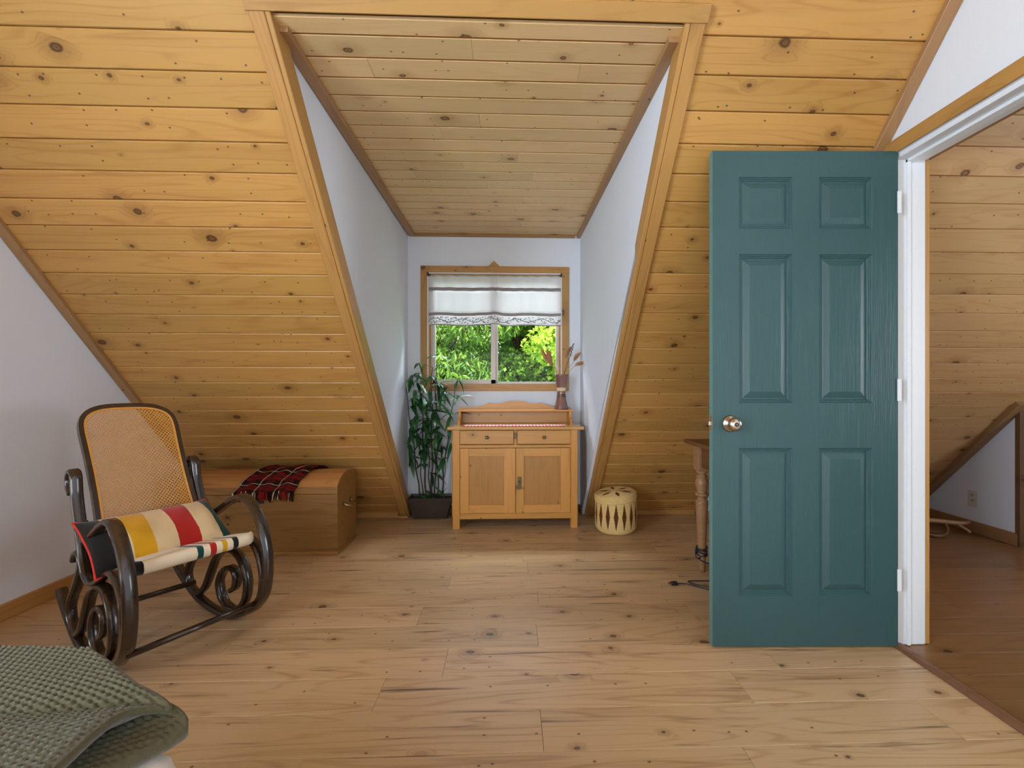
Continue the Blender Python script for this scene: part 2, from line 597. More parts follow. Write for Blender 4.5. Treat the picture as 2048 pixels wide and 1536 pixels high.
def boxes(name, lst, mat, parent=None, bevel=0.0, M4=None, smooth=False):
    bm = bmesh.new()
    for (x0, x1, y0, y1, z0, z1) in lst:
        vs = [bm.verts.new(p) for p in ((x0, y0, z0), (x1, y0, z0), (x1, y1, z0), (x0, y1, z0),
                                        (x0, y0, z1), (x1, y0, z1), (x1, y1, z1), (x0, y1, z1))]
        for f in ((0, 3, 2, 1), (4, 5, 6, 7), (0, 1, 5, 4), (1, 2, 6, 5), (2, 3, 7, 6), (3, 0, 4, 7)):
            bm.faces.new([vs[i] for i in f])
    if bevel:
        bmesh.ops.bevel(bm, geom=bm.edges[:], offset=bevel, segments=2, affect='EDGES', profile=0.5)
    me = bpy.data.meshes.new(name)
    bm.to_mesh(me)
    bm.free()
    me.materials.append(M[mat])
    if smooth:
        me.polygons.foreach_set('use_smooth', [True] * len(me.polygons))
    return link(name, me, parent, M4)


def vbox(name, x0, x1, y0, y1, z0, z1, mat, parent=None, grain='x', ch=0.003):
    """box as a plank with grain along x, y or z; any parent-local coordinates"""
    if grain == 'x':
        return board(name, (x0, y1, z0), (1, 0, 0), (0, 0, 1), x1 - x0, z1 - z0, y1 - y0, mat, parent, ch)  # face -y
    if grain == 'z':
        return board(name, (x1, y1, z0), (0, 0, 1), (-1, 0, 0), z1 - z0, x1 - x0, y1 - y0, mat, parent, ch)  # face -y
    return board(name, (x0, y0, z0), (0, 1, 0), (0, 0, 1), y1 - y0, z1 - z0, x1 - x0, mat, parent, ch)     # face +x


def lathe(name, prof, mat, parent=None, seg=32, M4=None, smooth=True, cap=True):
    v, f = [], []
    n = len(prof)
    for i in range(seg):
        a = 2 * PI * i / seg
        for r, z in prof:
            v.append((r * math.cos(a), r * math.sin(a), z))
    for i in range(seg):
        j = (i + 1) % seg
        for k in range(n - 1):
            f.append((i * n + k, j * n + k, j * n + k + 1, i * n + k + 1))
    if cap:
        f.append(tuple(i * n for i in range(seg))[::-1])
        f.append(tuple(i * n + n - 1 for i in range(seg)))
    return mesh_obj(name, v, f, mat, parent, smooth, M4)


def catmull(pts, sub):
    out = []
    P = [Vector(p) for p in pts]
    n = len(P)
    for i in range(n - 1):
        p0, p1, p2, p3 = P[max(i - 1, 0)], P[i], P[i + 1], P[min(i + 2, n - 1)]
        for k in range(sub):
            t = k / sub
            out.append(0.5 * ((2 * p1) + (p2 - p0) * t + (2 * p0 - 5 * p1 + 4 * p2 - p3) * t * t
                              + (3 * p1 - p0 - 3 * p2 + p3) * t * t * t))
    out.append(P[-1])
    return out


def tube_geo(pts, rad, seg=8, verts=None, faces=None):
    v = [] if verts is None else verts
    f = [] if faces is None else faces
    base = len(v)
    P = [Vector(p) for p in pts]
    n = len(P)
    up = Vector((0.13, 0.31, 0.94))
    for i in range(n):
        t = (P[min(i + 1, n - 1)] - P[max(i - 1, 0)]).normalized()
        a = t.cross(up)
        if a.length < 1e-3:
            a = t.cross(Vector((1, 0, 0)))
        a.normalize()
        b = t.cross(a)
        r = rad(i / (n - 1)) if callable(rad) else rad
        for k in range(seg):
            w = 2 * PI * k / seg
            v.append(P[i] + (a * math.cos(w) + b * math.sin(w)) * r)
    for i in range(n - 1):
        for k in range(seg):
            k2 = (k + 1) % seg
            f.append((base + i * seg + k, base + i * seg + k2, base + (i + 1) * seg + k2, base + (i + 1) * seg + k))
    f.append(tuple(base + k for k in range(seg))[::-1])
    f.append(tuple(base + (n - 1) * seg + k for k in range(seg)))
    return v, f


def tube(name, pts, rad, mat, parent=None, seg=8, sub=0, M4=None):
    if sub:
        pts = catmull(pts, sub)
    v, f = tube_geo(pts, rad, seg)
    return mesh_obj(name, v, f, mat, parent, True, M4)


def grid_obj(name, fn, nu, nv, mat, parent=None, smooth=True, M4=None, thick=0.0, closed_u=False):
    """fn(u,v) -> point; UVs = (u,v)"""
    v, uv, f = [], [], []
    for j in range(nv + 1):
        for i in range(nu + 1):
            v.append(Vector(fn(i / nu, j / nv)))
            uv.append((i / nu, j / nv))
    W = nu + 1
    for j in range(nv):
        for i in range(nu):
            f.append((j * W + i, j * W + i + 1, (j + 1) * W + i + 1, (j + 1) * W + i))
    o = mesh_obj(name, v, f, mat, parent, smooth, M4, uv)
    if thick:
        md = o.modifiers.new('thickness', 'SOLIDIFY')
        md.thickness = thick
        md.offset = 0.0
    return o


def struct(o, label):
    return tag(o, label, None, None, 'structure')


def stru(name, label):
    return thing(name, label, None, kind='structure')


# ------------------------------------------------------------------ setting: shell
XL, XR = -2.335, 1.592       # left wall, partition
YB = -4.2                   # wall behind the camera
RIDGE_Y = -1.2
ZC = 2.374                   # dormer ceiling
YW = 4.098                   # dormer window wall
HX = 3.43                    # stub wall in the hall


def roofz(y):
    return S * (Y0 - y)


def slope_pt(x, d, n=0.0):
    """point on the roof boards: d metres up the slope from the eave, n off the surface into the room"""
    return Vector((x, Y0 - d * CS - n * SN, d * SN - n * CS))


AXX = Vector((1, 0, 0))
UP = Vector((0, -CS, SN))
NRM = Vector((0, -SN, -CS))

# floor
fl = struct(boxes('floor', [(XL - 0.1, 1.60, YB - 0.1, 4.2, -0.12, -0.012)], 'floor'), 'tan plank floor of the attic bedroom')
PW = 0.19
for k in range(-1, 17):
    y = 1.023 + k * PW
    x = XL + 0.0 - R_.uniform(0.05, 1.25)
    while x < 1.578:
        L = 1.285
        x0, x1 = max(x, XL), min(x + L - 0.0012, 1.578)
        if x1 - x0 > 0.03 and y < 4.1:
            ww = min(PW - 0.0012, 4.12 - y)
            board('plank', (x0, y, -0.012), (1, 0, 0), (0, 1, 0), x1 - x0, ww, 0.012, 'floor', fl, 0.0012)
        x += L
fh = struct(boxes('floor_hall', [(1.60, 4.5, YB - 0.1, 4.2, -0.13, -0.02)], 'floor_hall'), 'dark brown plank floor of the hall beyond the door')
for k in range(0, 22):
    y = 1.0 + k * 0.145
    x = 1.632 - R_.uniform(0, 1.6)
    while x < 4.4:
        L = R_.uniform(1.5, 2.2)
        x0, x1 = max(x, 1.632), min(x + L - 0.002, 4.4)
        if x1 - x0 > 0.03 and y < 3.98:
            board('plank', (x0, y, -0.018), (1, 0, 0), (0, 1, 0), x1 - x0, 0.1435, 0.014, 'floor_hall', fh, 0.0005)
        x += L

# sloping plank ceiling; the slab behind the boards closes the roof
DH = 3.318                   # slope distance of the dormer head
DR = (Y0 - RIDGE_Y) / CS


def slab(lst, back=0.10, face=-0.016):
    v, f = [], []
    for (x0, x1, d0, d1) in lst:
        b = len(v)
        for n in (face, -back):
            for (x, d) in ((x0, d0), (x1, d0), (x1, d1), (x0, d1)):
                v.append(slope_pt(x, d, n))
        f += [(b, b + 1, b + 2, b + 3), (b + 7, b + 6, b + 5, b + 4)]
        f += [(b + i, b + 4 + i, b + 4 + (i + 1) % 4, b + (i + 1) % 4) for i in range(4)]
    return v, f


DLX, DRX = -0.862, 0.646
v, f = slab([(XL - 0.1, DLX, -0.2, DH), (DRX, 1.66, -0.2, DH), (XL - 0.1, 1.66, DH, DR + 0.1)])
ce = struct(mesh_obj('ceiling', v, f, 'pine'), 'sloping honey pine plank ceiling with dormer opening')
BT = 0.016
for i in range(-8, 27):
    for side, d0, xa, xb in (('L', 3.2528, XL, DLX), ('R', 3.2798, DRX, XR)):
        top = d0 - i * SW
        bot = max(top - SW + 0.0025, 0.02)
        if top < 0.04:
            continue
        dd = R_.uniform(-0.0008, 0.0008)
        board('board', slope_pt(xa, bot, -BT + dd), AXX, UP, xb - xa, top - bot, BT, 'pine', ce, 0.0045)
        if top > DH + 0.02:
            xa, xb, bot = (DLX, -0.1, max(bot, DH)) if side == 'L' else (-0.1, DRX, max(bot, DH))
            board('board', slope_pt(xa, bot, -BT + dd), AXX, UP, xb - xa, top - bot, BT, 'pine', ce, 0.0045)
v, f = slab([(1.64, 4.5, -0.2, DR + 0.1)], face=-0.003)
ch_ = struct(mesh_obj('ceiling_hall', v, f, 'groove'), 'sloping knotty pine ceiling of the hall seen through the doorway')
for i in range(-8, 27):
    top = 3.2798 + 0.012 - i * SW
    bot = max(top - SW + 0.0045, 0.02)
    if top > 0.04:
        board('board', slope_pt(1.70, bot, -BT + R_.uniform(-0.001, 0.001)), AXX, UP, 2.75, top - bot, BT, 'pine_hall', ch_, 0.001)
# far slope behind the camera
zr = roofz(RIDGE_Y)
yb2 = 2 * RIDGE_Y - Y0
v = [(XL - 0.1, RIDGE_Y, zr), (4.5, RIDGE_Y, zr), (4.5, yb2, 0), (XL - 0.1, yb2, 0),
     (XL - 0.1, RIDGE_Y, zr + 0.15), (4.5, RIDGE_Y, zr + 0.15), (4.5, yb2 - 0.15, 0), (XL - 0.1, yb2 - 0.15, 0)]
f = [(0, 3, 2, 1), (4, 5, 6, 7), (0, 1, 5, 4), (1, 2, 6, 5), (2, 3, 7, 6), (3, 0, 4, 7)]
struct(mesh_obj('ceiling_rear', v, f, 'pine'), 'rear pine roof slope behind the viewer')


def gable(name, x0, x1, ylo, yhi, mat, label, hole=None, zcut=0.0):
    """wall in a plane x = const that follows the roof; optional rectangular hole (y0,y1,z0,z1)"""
    def ztop(y):
        return roofz(y) if y > RIDGE_Y else roofz(2 * RIDGE_Y - y)
    ys = sorted(set([ylo, yhi, RIDGE_Y] + (list(hole[:2]) if hole else [])))
    ys = [y for y in ys if ylo - 1e-6 <= y <= yhi + 1e-6]
    v, f = [], []

    def prism(poly):
        b = len(v)
        n = len(poly)
        for x in (x0, x1):
            for (y, z) in poly:
                v.append((x, y, z))
        f.append(tuple(range(b, b + n)))
        f.append(tuple(range(b + 2 * n - 1, b + n - 1, -1)))
        for i in range(n):
            f.append((b + i, b + n + i, b + n + (i + 1) % n, b + (i + 1) % n))
    for ya, yb in zip(ys[:-1], ys[1:]):
        za, zb = max(ztop(ya) + 0.03, 0.0), max(ztop(yb) + 0.03, 0.0)
        if hole and ya >= hole[0] - 1e-6 and yb <= hole[1] + 1e-6:
            if hole[2] > -0.02:
                prism([(ya, -0.03), (yb, -0.03), (yb, hole[2]), (ya, hole[2])])
            prism([(ya, hole[3]), (yb, hole[3]), (yb, zb), (ya, za)])
        else:
            prism([(ya, -0.03), (yb, -0.03), (yb, zb), (ya, za)])
    return struct(mesh_obj(name, v, f, mat), label)


gable('wall_left', XL - 0.1, XL, YB, 4.0, 'wall', 'white end wall left of the rocking chair', (-1.75, -0.15, 0.7, 2.2))
DY1, DY0 = 1.94, 1.155       # door opening in the partition
gable('wall_right', XR, 1.73, YB, 4.0, 'wall', 'white partition wall with the doorway', (DY0, DY1, -0.03, 2.036))
gable('wall_far_right', 4.4, 4.5, YB, 4.0, 'wall', 'white end wall of the hall, out of view', (0.0, 1.2, 0.75, 2.05))  # opening made for the added hall fill lamp
# wall behind the camera with two window openings
zb = roofz(2 * RIDGE_Y - YB) + 0.03
struct(boxes('wall_rear', [(XL - 0.1, -1.7, YB - 0.1, YB, -0.03, zb), (1.0, 4.5, YB - 0.1, YB, -0.03, zb),
                           (-1.7, 1.0, YB - 0.1, YB, -0.03, 0.5), (-1.7, 1.0, YB - 0.1, YB, 2.0, zb)], 'wall'),
       'white wall behind the viewer with a window opening')
# hall: stub wall, knee wall
gable('wall_hall_stub', HX, HX + 0.06, 3.11, 4.0, 'wall', 'small white triangular stub wall in the hall with an outlet')
struct(boxes('wall_hall_knee', [(HX + 0.06, 4.4, 3.11, 3.17, -0.03, 0.93)], 'trim_dark'), 'low dark knee wall in the hall corner')
kp = stru('trim_1', 'dark brown post, rail and pale hatch of the hall knee wall')
vbox('post', HX - 0.012, HX + 0.02, 3.085, 3.12, -0.005, 0.95, 'trim_dark', kp, 'z')
vbox('rail', HX - 0.01, 4.4, 3.08, 3.11, 0.945, 0.985, 'trim', kp, 'x')
vbox('hatch', HX + 0.03, 4.1, 3.09, 3.108, 0.04, 0.80, 'insulation', kp, 'z')
vbox('rail', HX + 0.03, 4.3, 3.09, 3.108, 0.80, 0.945, 'trim_dark', kp, 'x')
boxes('latch', [(HX + 0.035, HX + 0.047, 3.078, 3.09, 0.90, 0.945)], 'white', kp, 0.002)

# ---- dormer
zt = ZC + 0.02


def hexa(name, pts, mat):
    f = [(0, 3, 2, 1), (4, 5, 6, 7), (0, 1, 5, 4), (1, 2, 6, 5), (2, 3, 7, 6), (3, 0, 4, 7)]
    return mesh_obj(name, pts, f, mat)


def side_wall(name, xf, xb, dx, label):
    # bottom edge follows the roof slope line, back edge the window wall
    yf = 1.62
    v, f = [], []
    prof = [(yf + 0.06, zt + 0.02), (YW + 0.02, zt + 0.02), (YW + 0.02, -0.03), (Y0 + 0.056, -0.03), (yf + 0.06, roofz(yf) - 0.004)]
    for k in (0, 1):
        for (y, z) in prof:
            t = (y - yf) / (YW - yf)
            v.append((xf + (xb - xf) * t + k * dx, y, z))
    n = len(prof)
    f = [tuple(range(n)), tuple(range(2 * n - 1, n - 1, -1))] + [(i, n + i, n + (i + 1) % n, (i + 1) % n) for i in range(n)]
    return struct(mesh_obj(name, v, f, 'wall'), label)


side_wall('wall_dormer_left', -0.853, -0.873, -0.09, 'white left cheek wall of the dormer')
side_wall('wall_dormer_right', 0.636, 0.597, 0.09, 'white right cheek wall of the dormer')
WX0, WX1, WZ0, WZ1 = -0.712, 0.444, 1.092, 2.052     # window opening
struct(boxes('wall_dormer_back', [(-1.0, WX0, YW, YW + 0.14, -0.03, zt), (WX1, 0.75, YW, YW + 0.14, -0.03, zt),
                                  (WX0, WX1, YW, YW + 0.14, -0.03, WZ0), (WX0, WX1, YW, YW + 0.14, WZ1, zt)], 'wall'),
       'white dormer wall round the window')
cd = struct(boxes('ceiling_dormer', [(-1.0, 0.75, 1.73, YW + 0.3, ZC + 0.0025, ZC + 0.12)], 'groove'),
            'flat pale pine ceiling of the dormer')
joints = {1: [-0.148], 2: [-0.57, 0.283], 5: [-0.15], 6: [-0.357], 8: [0.04], 9: [-0.277], 10: [-0.586, 0.135], 11: [-0.151],
          13: [0.082], 14: [-0.153], 15: [0.032], 16: [-0.283], 17: [-0.428, 0.082], 18: [-0.05]}
for j in range(0, 20):
    ya = 1.7985 + (j - 1) * SW
    yb = min(ya + SW - 0.0105, YW)
    if j == 0:
        ya = 1.712
    xs = [-0.875] + joints.get(j, []) + [0.64]
    for xa, xb in zip(xs[:-1], xs[1:]):
        # face downwards: ax x ay = -z
        board('board', (xa, yb, ZC + 0.012), (1, 0, 0), (0, -1, 0), xb - xa - 0.001, yb - ya, 0.012 + R_.uniform(-0.0006, 0.0006),
              'pine_pale', cd, 0.0012)

# ---- trims
t2 = stru('trim_2', 'honey pine casing round the dormer opening')


def slope_board(name, x0, x1, d0, d1, n0, n1, mat, parent, along='d', ch=0.003):
    if along == 'd':      # length up the slope
        return board(name, slope_pt(x1, d0, n0), UP, (-1, 0, 0), d1 - d0, x1 - x0, n1 - n0, mat, parent, ch)
    return board(name, slope_pt(x0, d0, n0), AXX, UP, x1 - x0, d1 - d0, n1 - n0, mat, parent, ch)


slope_board('casing', -0.907, -0.853, 0.055, DH, 0.0, 0.020, 'trim', t2)
slope_board('casing', 0.645, 0.698, 0.02, DH, 0.0, 0.020, 'trim', t2)
slope_board('head_casing', -0.915, 0.702, DH, DH + 0.056, 0.0, 0.024, 'trim', t2, 'x')
slope_board('jamb_board', -0.852, -0.833, 0.03, DH, -0.075, 0.019, 'trim', t2)
slope_board('jamb_board', 0.624, 0.644, 0.01, DH, -0.075, 0.019, 'trim', t2)
boxes('foot_block', [(-0.925, -0.845, 3.955, 3.985, 0.0, 0.018)], 'trim', t2, 0.002)

t3 = stru('trim_3', 'brown cove boards along the dormer ceiling edges')
for (xf, xb, w, sx) in ((-0.853, -0.873, 0.05, 1), (0.636, 0.597, 0.05, -1)):
    yf = 1.755
    L = math.hypot(YW - yf, xb - xf)
    dirv = Vector((xb - xf, YW - yf, 0)).normalized()
    if sx > 0:
        board('cove_board', (xf, yf, ZC), dirv, (1, 0, 0), L, w, 0.022, 'trim_brown', t3, 0.002)
    else:
        board('cove_board', (xf - w, yf, ZC), dirv, (1, 0, 0), L, w, 0.022, 'trim_brown', t3, 0.002)
board('cove_board', (-0.82, YW, ZC - 0.022), (1, 0, 0), (0, 0, 1), 1.37, 0.022, 0.02, 'trim_brown', t3, 0.002)

t4 = stru('trim_4', 'pine cove board where the left wall meets the sloping ceiling')
slope_board('cove_board', XL, XL + 0.05, 0.03, 4.5, 0.0, 0.022, 'trim_brown', t4)
t5 = stru('trim_5', 'pine cove board where the partition meets the sloping ceiling')
slope_board('cove_board', XR - 0.05, XR, 0.03, 4.5, 0.0, 0.022, 'trim_brown', t5)
t6 = stru('trim_6', 'brown cove board over the hall stub wall')
slope_board('cove_board', HX - 0.07, HX, 0.03, 1.36, 0.0, 0.03, 'trim_brown', t6)
t7 = stru('trim_7', 'low pine kick board under the sloping ceiling left of the dormer')
vbox('kick_board', XL, -0.928, 3.965, 3.985, 0.0, 0.05, 'trim', t7, 'x')
t8 = stru('trim_8', 'low pine kick board under the sloping ceiling right of the dormer')
vbox('kick_board', 0.72, XR - 0.045, 3.965, 3.985, 0.0, 0.062, 'trim', t8, 'x')

bl = stru('baseboard_left', 'pine baseboard along the left wall')
board('baseboard', (XL, YB, 0.0), (0, 1, 0), (0, 0, 1), 3.93 - YB, 0.075, 0.014, 'trim', bl, 0.003)
br = stru('baseboard_right', 'pine baseboard along the partition beyond the door')
board('baseboard', (XR, 3.93, 0.0), (0, -1, 0), (0, 0, 1), 1.9, 0.075, 0.014, 'trim', br, 0.003)
bd = stru('baseboard_dormer', 'dark brown baseboard inside the dormer')
vbox('baseboard', -0.87, 0.597, YW - 0.012, YW, 0.0, 0.065, 'trim_dark', bd, 'x')
board('baseboard', (-0.868, 3.99, 0.0), (0, 1, 0), (0, 0, 1), 0.1, 0.065, 0.012, 'trim_dark', bd, 0.002)
board('baseboard', (0.599, 4.09, 0.0), (0, -1, 0), (0, 0, 1), 0.1, 0.065, 0.012, 'trim_dark', bd, 0.002)
bh = stru('baseboard_hall', 'brown baseboard along the hall stub wall')
board('baseboard', (HX, 3.95, -0.004), (0, -1, 0), (0, 0, 1), 0.845, 0.085, 0.014, 'trim_brown', bh, 0.003)

# ---- doorway: jambs, casing, threshold
dj = stru('trim_9', 'white door jamb with pine casing round the doorway')
boxes('jamb', [(1.60, 1.729, DY1 - 0.006, DY1 + 0.014, 0.0, 2.036)], 'white', dj, 0.001)
boxes('jamb', [(1.60, 1.729, DY0 - 0.014, DY0 + 0.006, 0.0, 2.036)], 'white', dj, 0.001)
boxes('head_jamb', [(1.60, 1.729, DY0, DY1, 2.018, 2.04)], 'white', dj, 0.001)
boxes('door_stop', [(1.645, 1.66, DY1 - 0.016, DY1 - 0.006, 0.0, 2.018)], 'white', dj, 0.001)
boxes('door_stop', [(1.645, 1.68, DY0, DY1, 2.006, 2.018)], 'white', dj, 0.001)
board('head_casing', (XR, 1.945, 2.037), (0, -1, 0), (0, 0, 1), 0.85, 0.057, 0.012, 'trim', dj, 0.002)
board('casing', (XR, DY1 + 0.002, 0.0), (0, 0, 1), (0, 1, 0), 2.09, 0.045, 0.010, 'trim', dj, 0.002)
board('casing', (1.729, DY1 - 0.004, 0.0), (0, 0, 1), (1, 0, 0), 2.04, 0.02, 0.07, 'trim', dj, 0.002)
board('head_casing', (1.75, DY0, 2.03), (0, 1, 0), (0, 0, 1), DY1 - DY0 + 0.05, 0.06, 0.02, 'trim_brown', dj, 0.002)
th = stru('trim_10', 'reddish brown threshold strip across the doorway')
board('threshold', (1.578, DY0, -0.006), (0, 1, 0), (-1, 0, 0), DY1 - DY0, 0.001, 0.001, 'threshold', th, 0.0)
v = []
prof = [(1.578, -0.01), (1.583, 0.004), (1.592, 0.010), (1.60, 0.0105), (1.604, 0.008), (1.612, 0.010), (1.624, 0.006), (1.636, -0.012)]
for y in (DY0 - 0.1, DY1 - 0.002):
    v += [(x, y, z) for x, z in prof]
n = len(prof)
f = [(i, i + 1, n + i + 1, n + i) for i in range(n - 1)] + [tuple(range(n)), tuple(range(2 * n - 1, n - 1, -1))]
bpy.data.objects.remove(th.children[0])
mesh_obj('threshold', v, f, 'threshold', th)

# ---- window
wn = stru('window_1', 'white vinyl sliding window in pine casing with a triangular crest')
cy0, cy1 = YW - 0.02, YW
vbox('casing', -0.763, 0.498, cy0, cy1, 2.049, 2.102, 'trim', wn, 'x')
vbox('casing', -0.763, 0.498, cy0, cy1, 1.040, 1.094, 'trim', wn, 'x')
vbox('casing', -0.763, -0.710, cy0, cy1, 1.094, 2.049, 'trim', wn, 'z')
vbox('casing', 0.440, 0.498, cy0, cy1, 1.094, 2.049, 'trim', wn, 'z')
mesh_obj('crest_block', [(-0.190, cy0, 2.102), (-0.094, cy0, 2.102), (-0.142, cy0, 2.148), (-0.190, cy1, 2.102), (-0.094, cy1, 2.102), (-0.142, cy1, 2.148)],
         [(0, 1, 2), (5, 4, 3), (0, 3, 4, 1), (1, 4, 5, 2), (2, 5, 3, 0)], 'trim', wn)
boxes('jamb', [(WX0 - 0.002, WX0 + 0.012, YW - 0.004, YW + 0.03, WZ0, WZ1), (WX1 - 0.012, WX1 + 0.002, YW - 0.004, YW + 0.03, WZ0, WZ1),
               (WX0, WX1, YW - 0.004, YW + 0.03, WZ1 - 0.012, WZ1 + 0.002)], 'white', wn)
boxes('jamb', [(WX0, WX0 + 0.026, YW + 0.03, YW + 0.1, WZ0, WZ1), (WX1 - 0.026, WX1, YW + 0.03, YW + 0.1, WZ0, WZ1),
               (WX0, WX1, YW + 0.03, YW + 0.1, WZ1 - 0.03, WZ1), (WX0, WX1, YW - 0.004, YW + 0.1, WZ0 - 0.002, WZ0 + 0.008)], 'trim', wn)
ya, yb = YW + 0.055, YW + 0.10
boxes('frame', [(WX0 + 0.01, WX0 + 0.05, ya, yb, WZ0, WZ1), (WX1 - 0.05, WX1 - 0.01, ya, yb, WZ0, WZ1),
                (WX0, WX1, ya, yb, WZ0, WZ0 + 0.022), (WX0, WX1, ya, yb, WZ1 - 0.04, WZ1)], 'vinyl', wn, 0.002)
boxes('sash', [(-0.668, -0.648, ya - 0.012, yb - 0.02, WZ0 + 0.01, WZ1), (-0.171, -0.130, ya - 0.012, yb - 0.02, WZ0 + 0.01, WZ1),
               (-0.668, -0.13, ya - 0.012, yb - 0.02, WZ0 + 0.008, WZ0 + 0.046)], 'vinyl', wn, 0.002)
boxes('sash', [(-0.130, -0.110, ya + 0.015, yb, WZ0 + 0.01, WZ1), (0.396, 0.41, ya + 0.015, yb, WZ0 + 0.01, WZ1),
               (-0.13, 0.41, ya + 0.015, yb, WZ0 + 0.01, WZ0 + 0.028)], 'vinyl', wn, 0.002)
boxes('pane', [(-0.65, -0.16, YW + 0.068, YW + 0.072, WZ0 + 0.03, WZ1 - 0.02)], 'glass', wn)
boxes('pane', [(-0.12, 0.40, YW + 0.082, YW + 0.086, WZ0 + 0.02, WZ1 - 0.02)], 'glass', wn)
boxes('bracket', [(WX0 + 0.004, WX0 + 0.016, YW - 0.012, YW + 0.004, 2.015, 2.045)], 'iron', wn)
boxes('bracket', [(WX1 - 0.016, WX1 - 0.004, YW - 0.012, YW + 0.004, 2.015, 2.045)], 'iron', wn)

# ------------------------------------------------------------------ the open door
DW, DT = 0.762, 0.035
ang = math.atan2(-0.025, 0.762)
dr = thing('door_1', 'teal green six panel door standing open into the room', None, (1.588, 1.905, 0.0), ang, None, 'structure')
# local: x from -DW (latch edge) to 0 (hinge), y 0 (front) .. DT, z .01 .. 2.04
cols = [(-DW + 0.108, -DW + 0.328), (-DW + 0.437, -DW + 0.657)]
rows = [(0.215, 0.822), (1.007, 1.616), (1.721, 1.933)]
lst = []
zs = [0.01, rows[0][0], rows[0][1], rows[1][0], rows[1][1], rows[2][0], rows[2][1], 2.04]
bm = bmesh.new()
xs = [-DW, cols[0][0], cols[0][1], cols[1][0], cols[1][1], 0.0]
prof = [(0.0, 0.0), (0.0035, 0.005), (0.0065, 0.005), (0.0095, 0.0095), (0.0125, 0.0095), (0.0155, 0.0135), (0.021, 0.0135),
        (0.023, 0.012), (0.046, 0.004)]
v, f = [], []
vi = {}


def vid(p):
    k = tuple(round(q, 5) for q in p)
    if k not in vi:
        vi[k] = len(v)
        v.append(k)
    return vi[k]


for side, sgn in ((0.0, 1), (DT, -1)):
    for a in range(5):
        for b_ in range(7):
            if a in (1, 3) and b_ in (1, 3, 5):
                continue
            q = [vid((xs[a], side, zs[b_])), vid((xs[a + 1], side, zs[b_])), vid((xs[a + 1], side, zs[b_ + 1])), vid((xs[a], side, zs[b_ + 1]))]
            f.append(tuple(q if sgn > 0 else q[::-1]))
for (xa, xb, za, zb_) in ((-DW, -DW, zs[0], zs[-1]), (0, 0, zs[0], zs[-1])):
    for b_ in range(7):
        q = [vid((xa, 0, zs[b_])), vid((xa, 0, zs[b_ + 1])), vid((xa, DT, zs[b_ + 1])), vid((xa, DT, zs[b_]))]
        f.append(tuple(q))
for z in (zs[0], zs[-1]):
    for a in range(5):
        f.append((vid((xs[a], 0, z)), vid((xs[a + 1], 0, z)), vid((xs[a + 1], DT, z)), vid((xs[a], DT, z))))
sl = mesh_obj('door_leaf', v, f, 'door', dr)
for (xa, xb) in cols:
    for (za, zb_) in rows:
        pv, pf = [], []
        for side, sgn in ((0.0, 1), (DT, -1)):
            base = len(pv)
            for (ins, dep) in prof:
                y = side + sgn * dep
                pv += [(xa + ins, y, za + ins), (xb - ins, y, za + ins), (xb - ins, y, zb_ - ins), (xa + ins, y, zb_ - ins)]
            for k in range(len(prof) - 1):
                for i in range(4):
                    q = (base + 4 * k + i, base + 4 * k + (i + 1) % 4, base + 4 * k + 4 + (i + 1) % 4, base + 4 * k + 4 + i)
                    pf.append(q if sgn > 0 else q[::-1])
            e = base + 4 * (len(prof) - 1)
            q = (e, e + 1, e + 2, e + 3)
            pf.append(q if sgn > 0 else q[::-1])
        mesh_obj('panel', pv, pf, 'door', dr)
RX = Matrix.Rotation(PI / 2, 4, 'X')
kx, kz = -DW + 0.072, 0.922
for sgn, yy in ((1, 0.0), (-1, DT)):
    Mk = Matrix.Translation((kx, yy, kz)) @ (RX if sgn > 0 else Matrix.Rotation(-PI / 2, 4, 'X'))
    kn = lathe('knob', [(0.001, 0.0), (0.033, 0.0), (0.0345, 0.004), (0.030, 0.010), (0.016, 0.013), (0.0125, 0.018), (0.0125, 0.026), (0.020, 0.030),
                        (0.0265, 0.038), (0.0275, 0.046), (0.025, 0.055), (0.017, 0.0605), (0.009, 0.0615)], 'nickel', dr, 36, Mk)
    tag(kn, 'satin nickel door knob')
    if sgn > 0:
        lathe('key_button', [(0.001, 0.060), (0.0085, 0.060), (0.0085, 0.0635), (0.006, 0.065), (0.001, 0.065)], 'iron', kn, 20)
        boxes('key_slot', [(-0.001, 0.001, -0.004, 0.004, 0.0648, 0.0656)], 'nickel', kn)
M['door_edge'] = plain('lit_teal_edge_paint', (92, 138, 136), 0.5, var=0.08)  # paler teal paints in the daylight falling on the latch edge
tag(boxes('edge_strip', [(-DW - 0.0006, -DW + 0.001, 0.001, DT - 0.001, 0.011, 2.039)], 'door_edge', dr), 'teal latch edge with side daylight painted in')
boxes('latch_plate', [(-DW - 0.001, -DW + 0.001, 0.006, 0.029, kz - 0.028, kz + 0.028)], 'nickel', dr)
boxes('latch_bolt', [(-DW - 0.012, -DW, 0.011, 0.024, kz - 0.010, kz + 0.010)], 'nickel', dr, 0.003)
for z in (0.28, 1.06, 1.83):
    boxes('hinge', [(-0.004, 0.012, -0.004, 0.0, z - 0.045, z + 0.045)], 'white', dr, 0.001)

# ------------------------------------------------------------------ curtain valance
cv = thing('window_valance', 'white gathered cotton valance with embroidered vine hem over the window', 'curtain', (-0.132, YW + 0.018, 1.60))
CX0, CX1 = -0.700, 0.438


def sag(u):
    a = abs(2 * ((u * 2) % 1.0) - 1)          # two panels tied up at the middle
    mid = math.exp(-((u - 0.5) / 0.05) ** 2)
    return 0.014 * mid + 0.004 * math.sin(u * 19)


def cfold(u, w):
    return 0.006 * math.sin(u * 62 + 1.3 * math.sin(u * 9)) * (0.4 + 0.6 * w) + 0.004 * math.sin(u * 17 + 2)


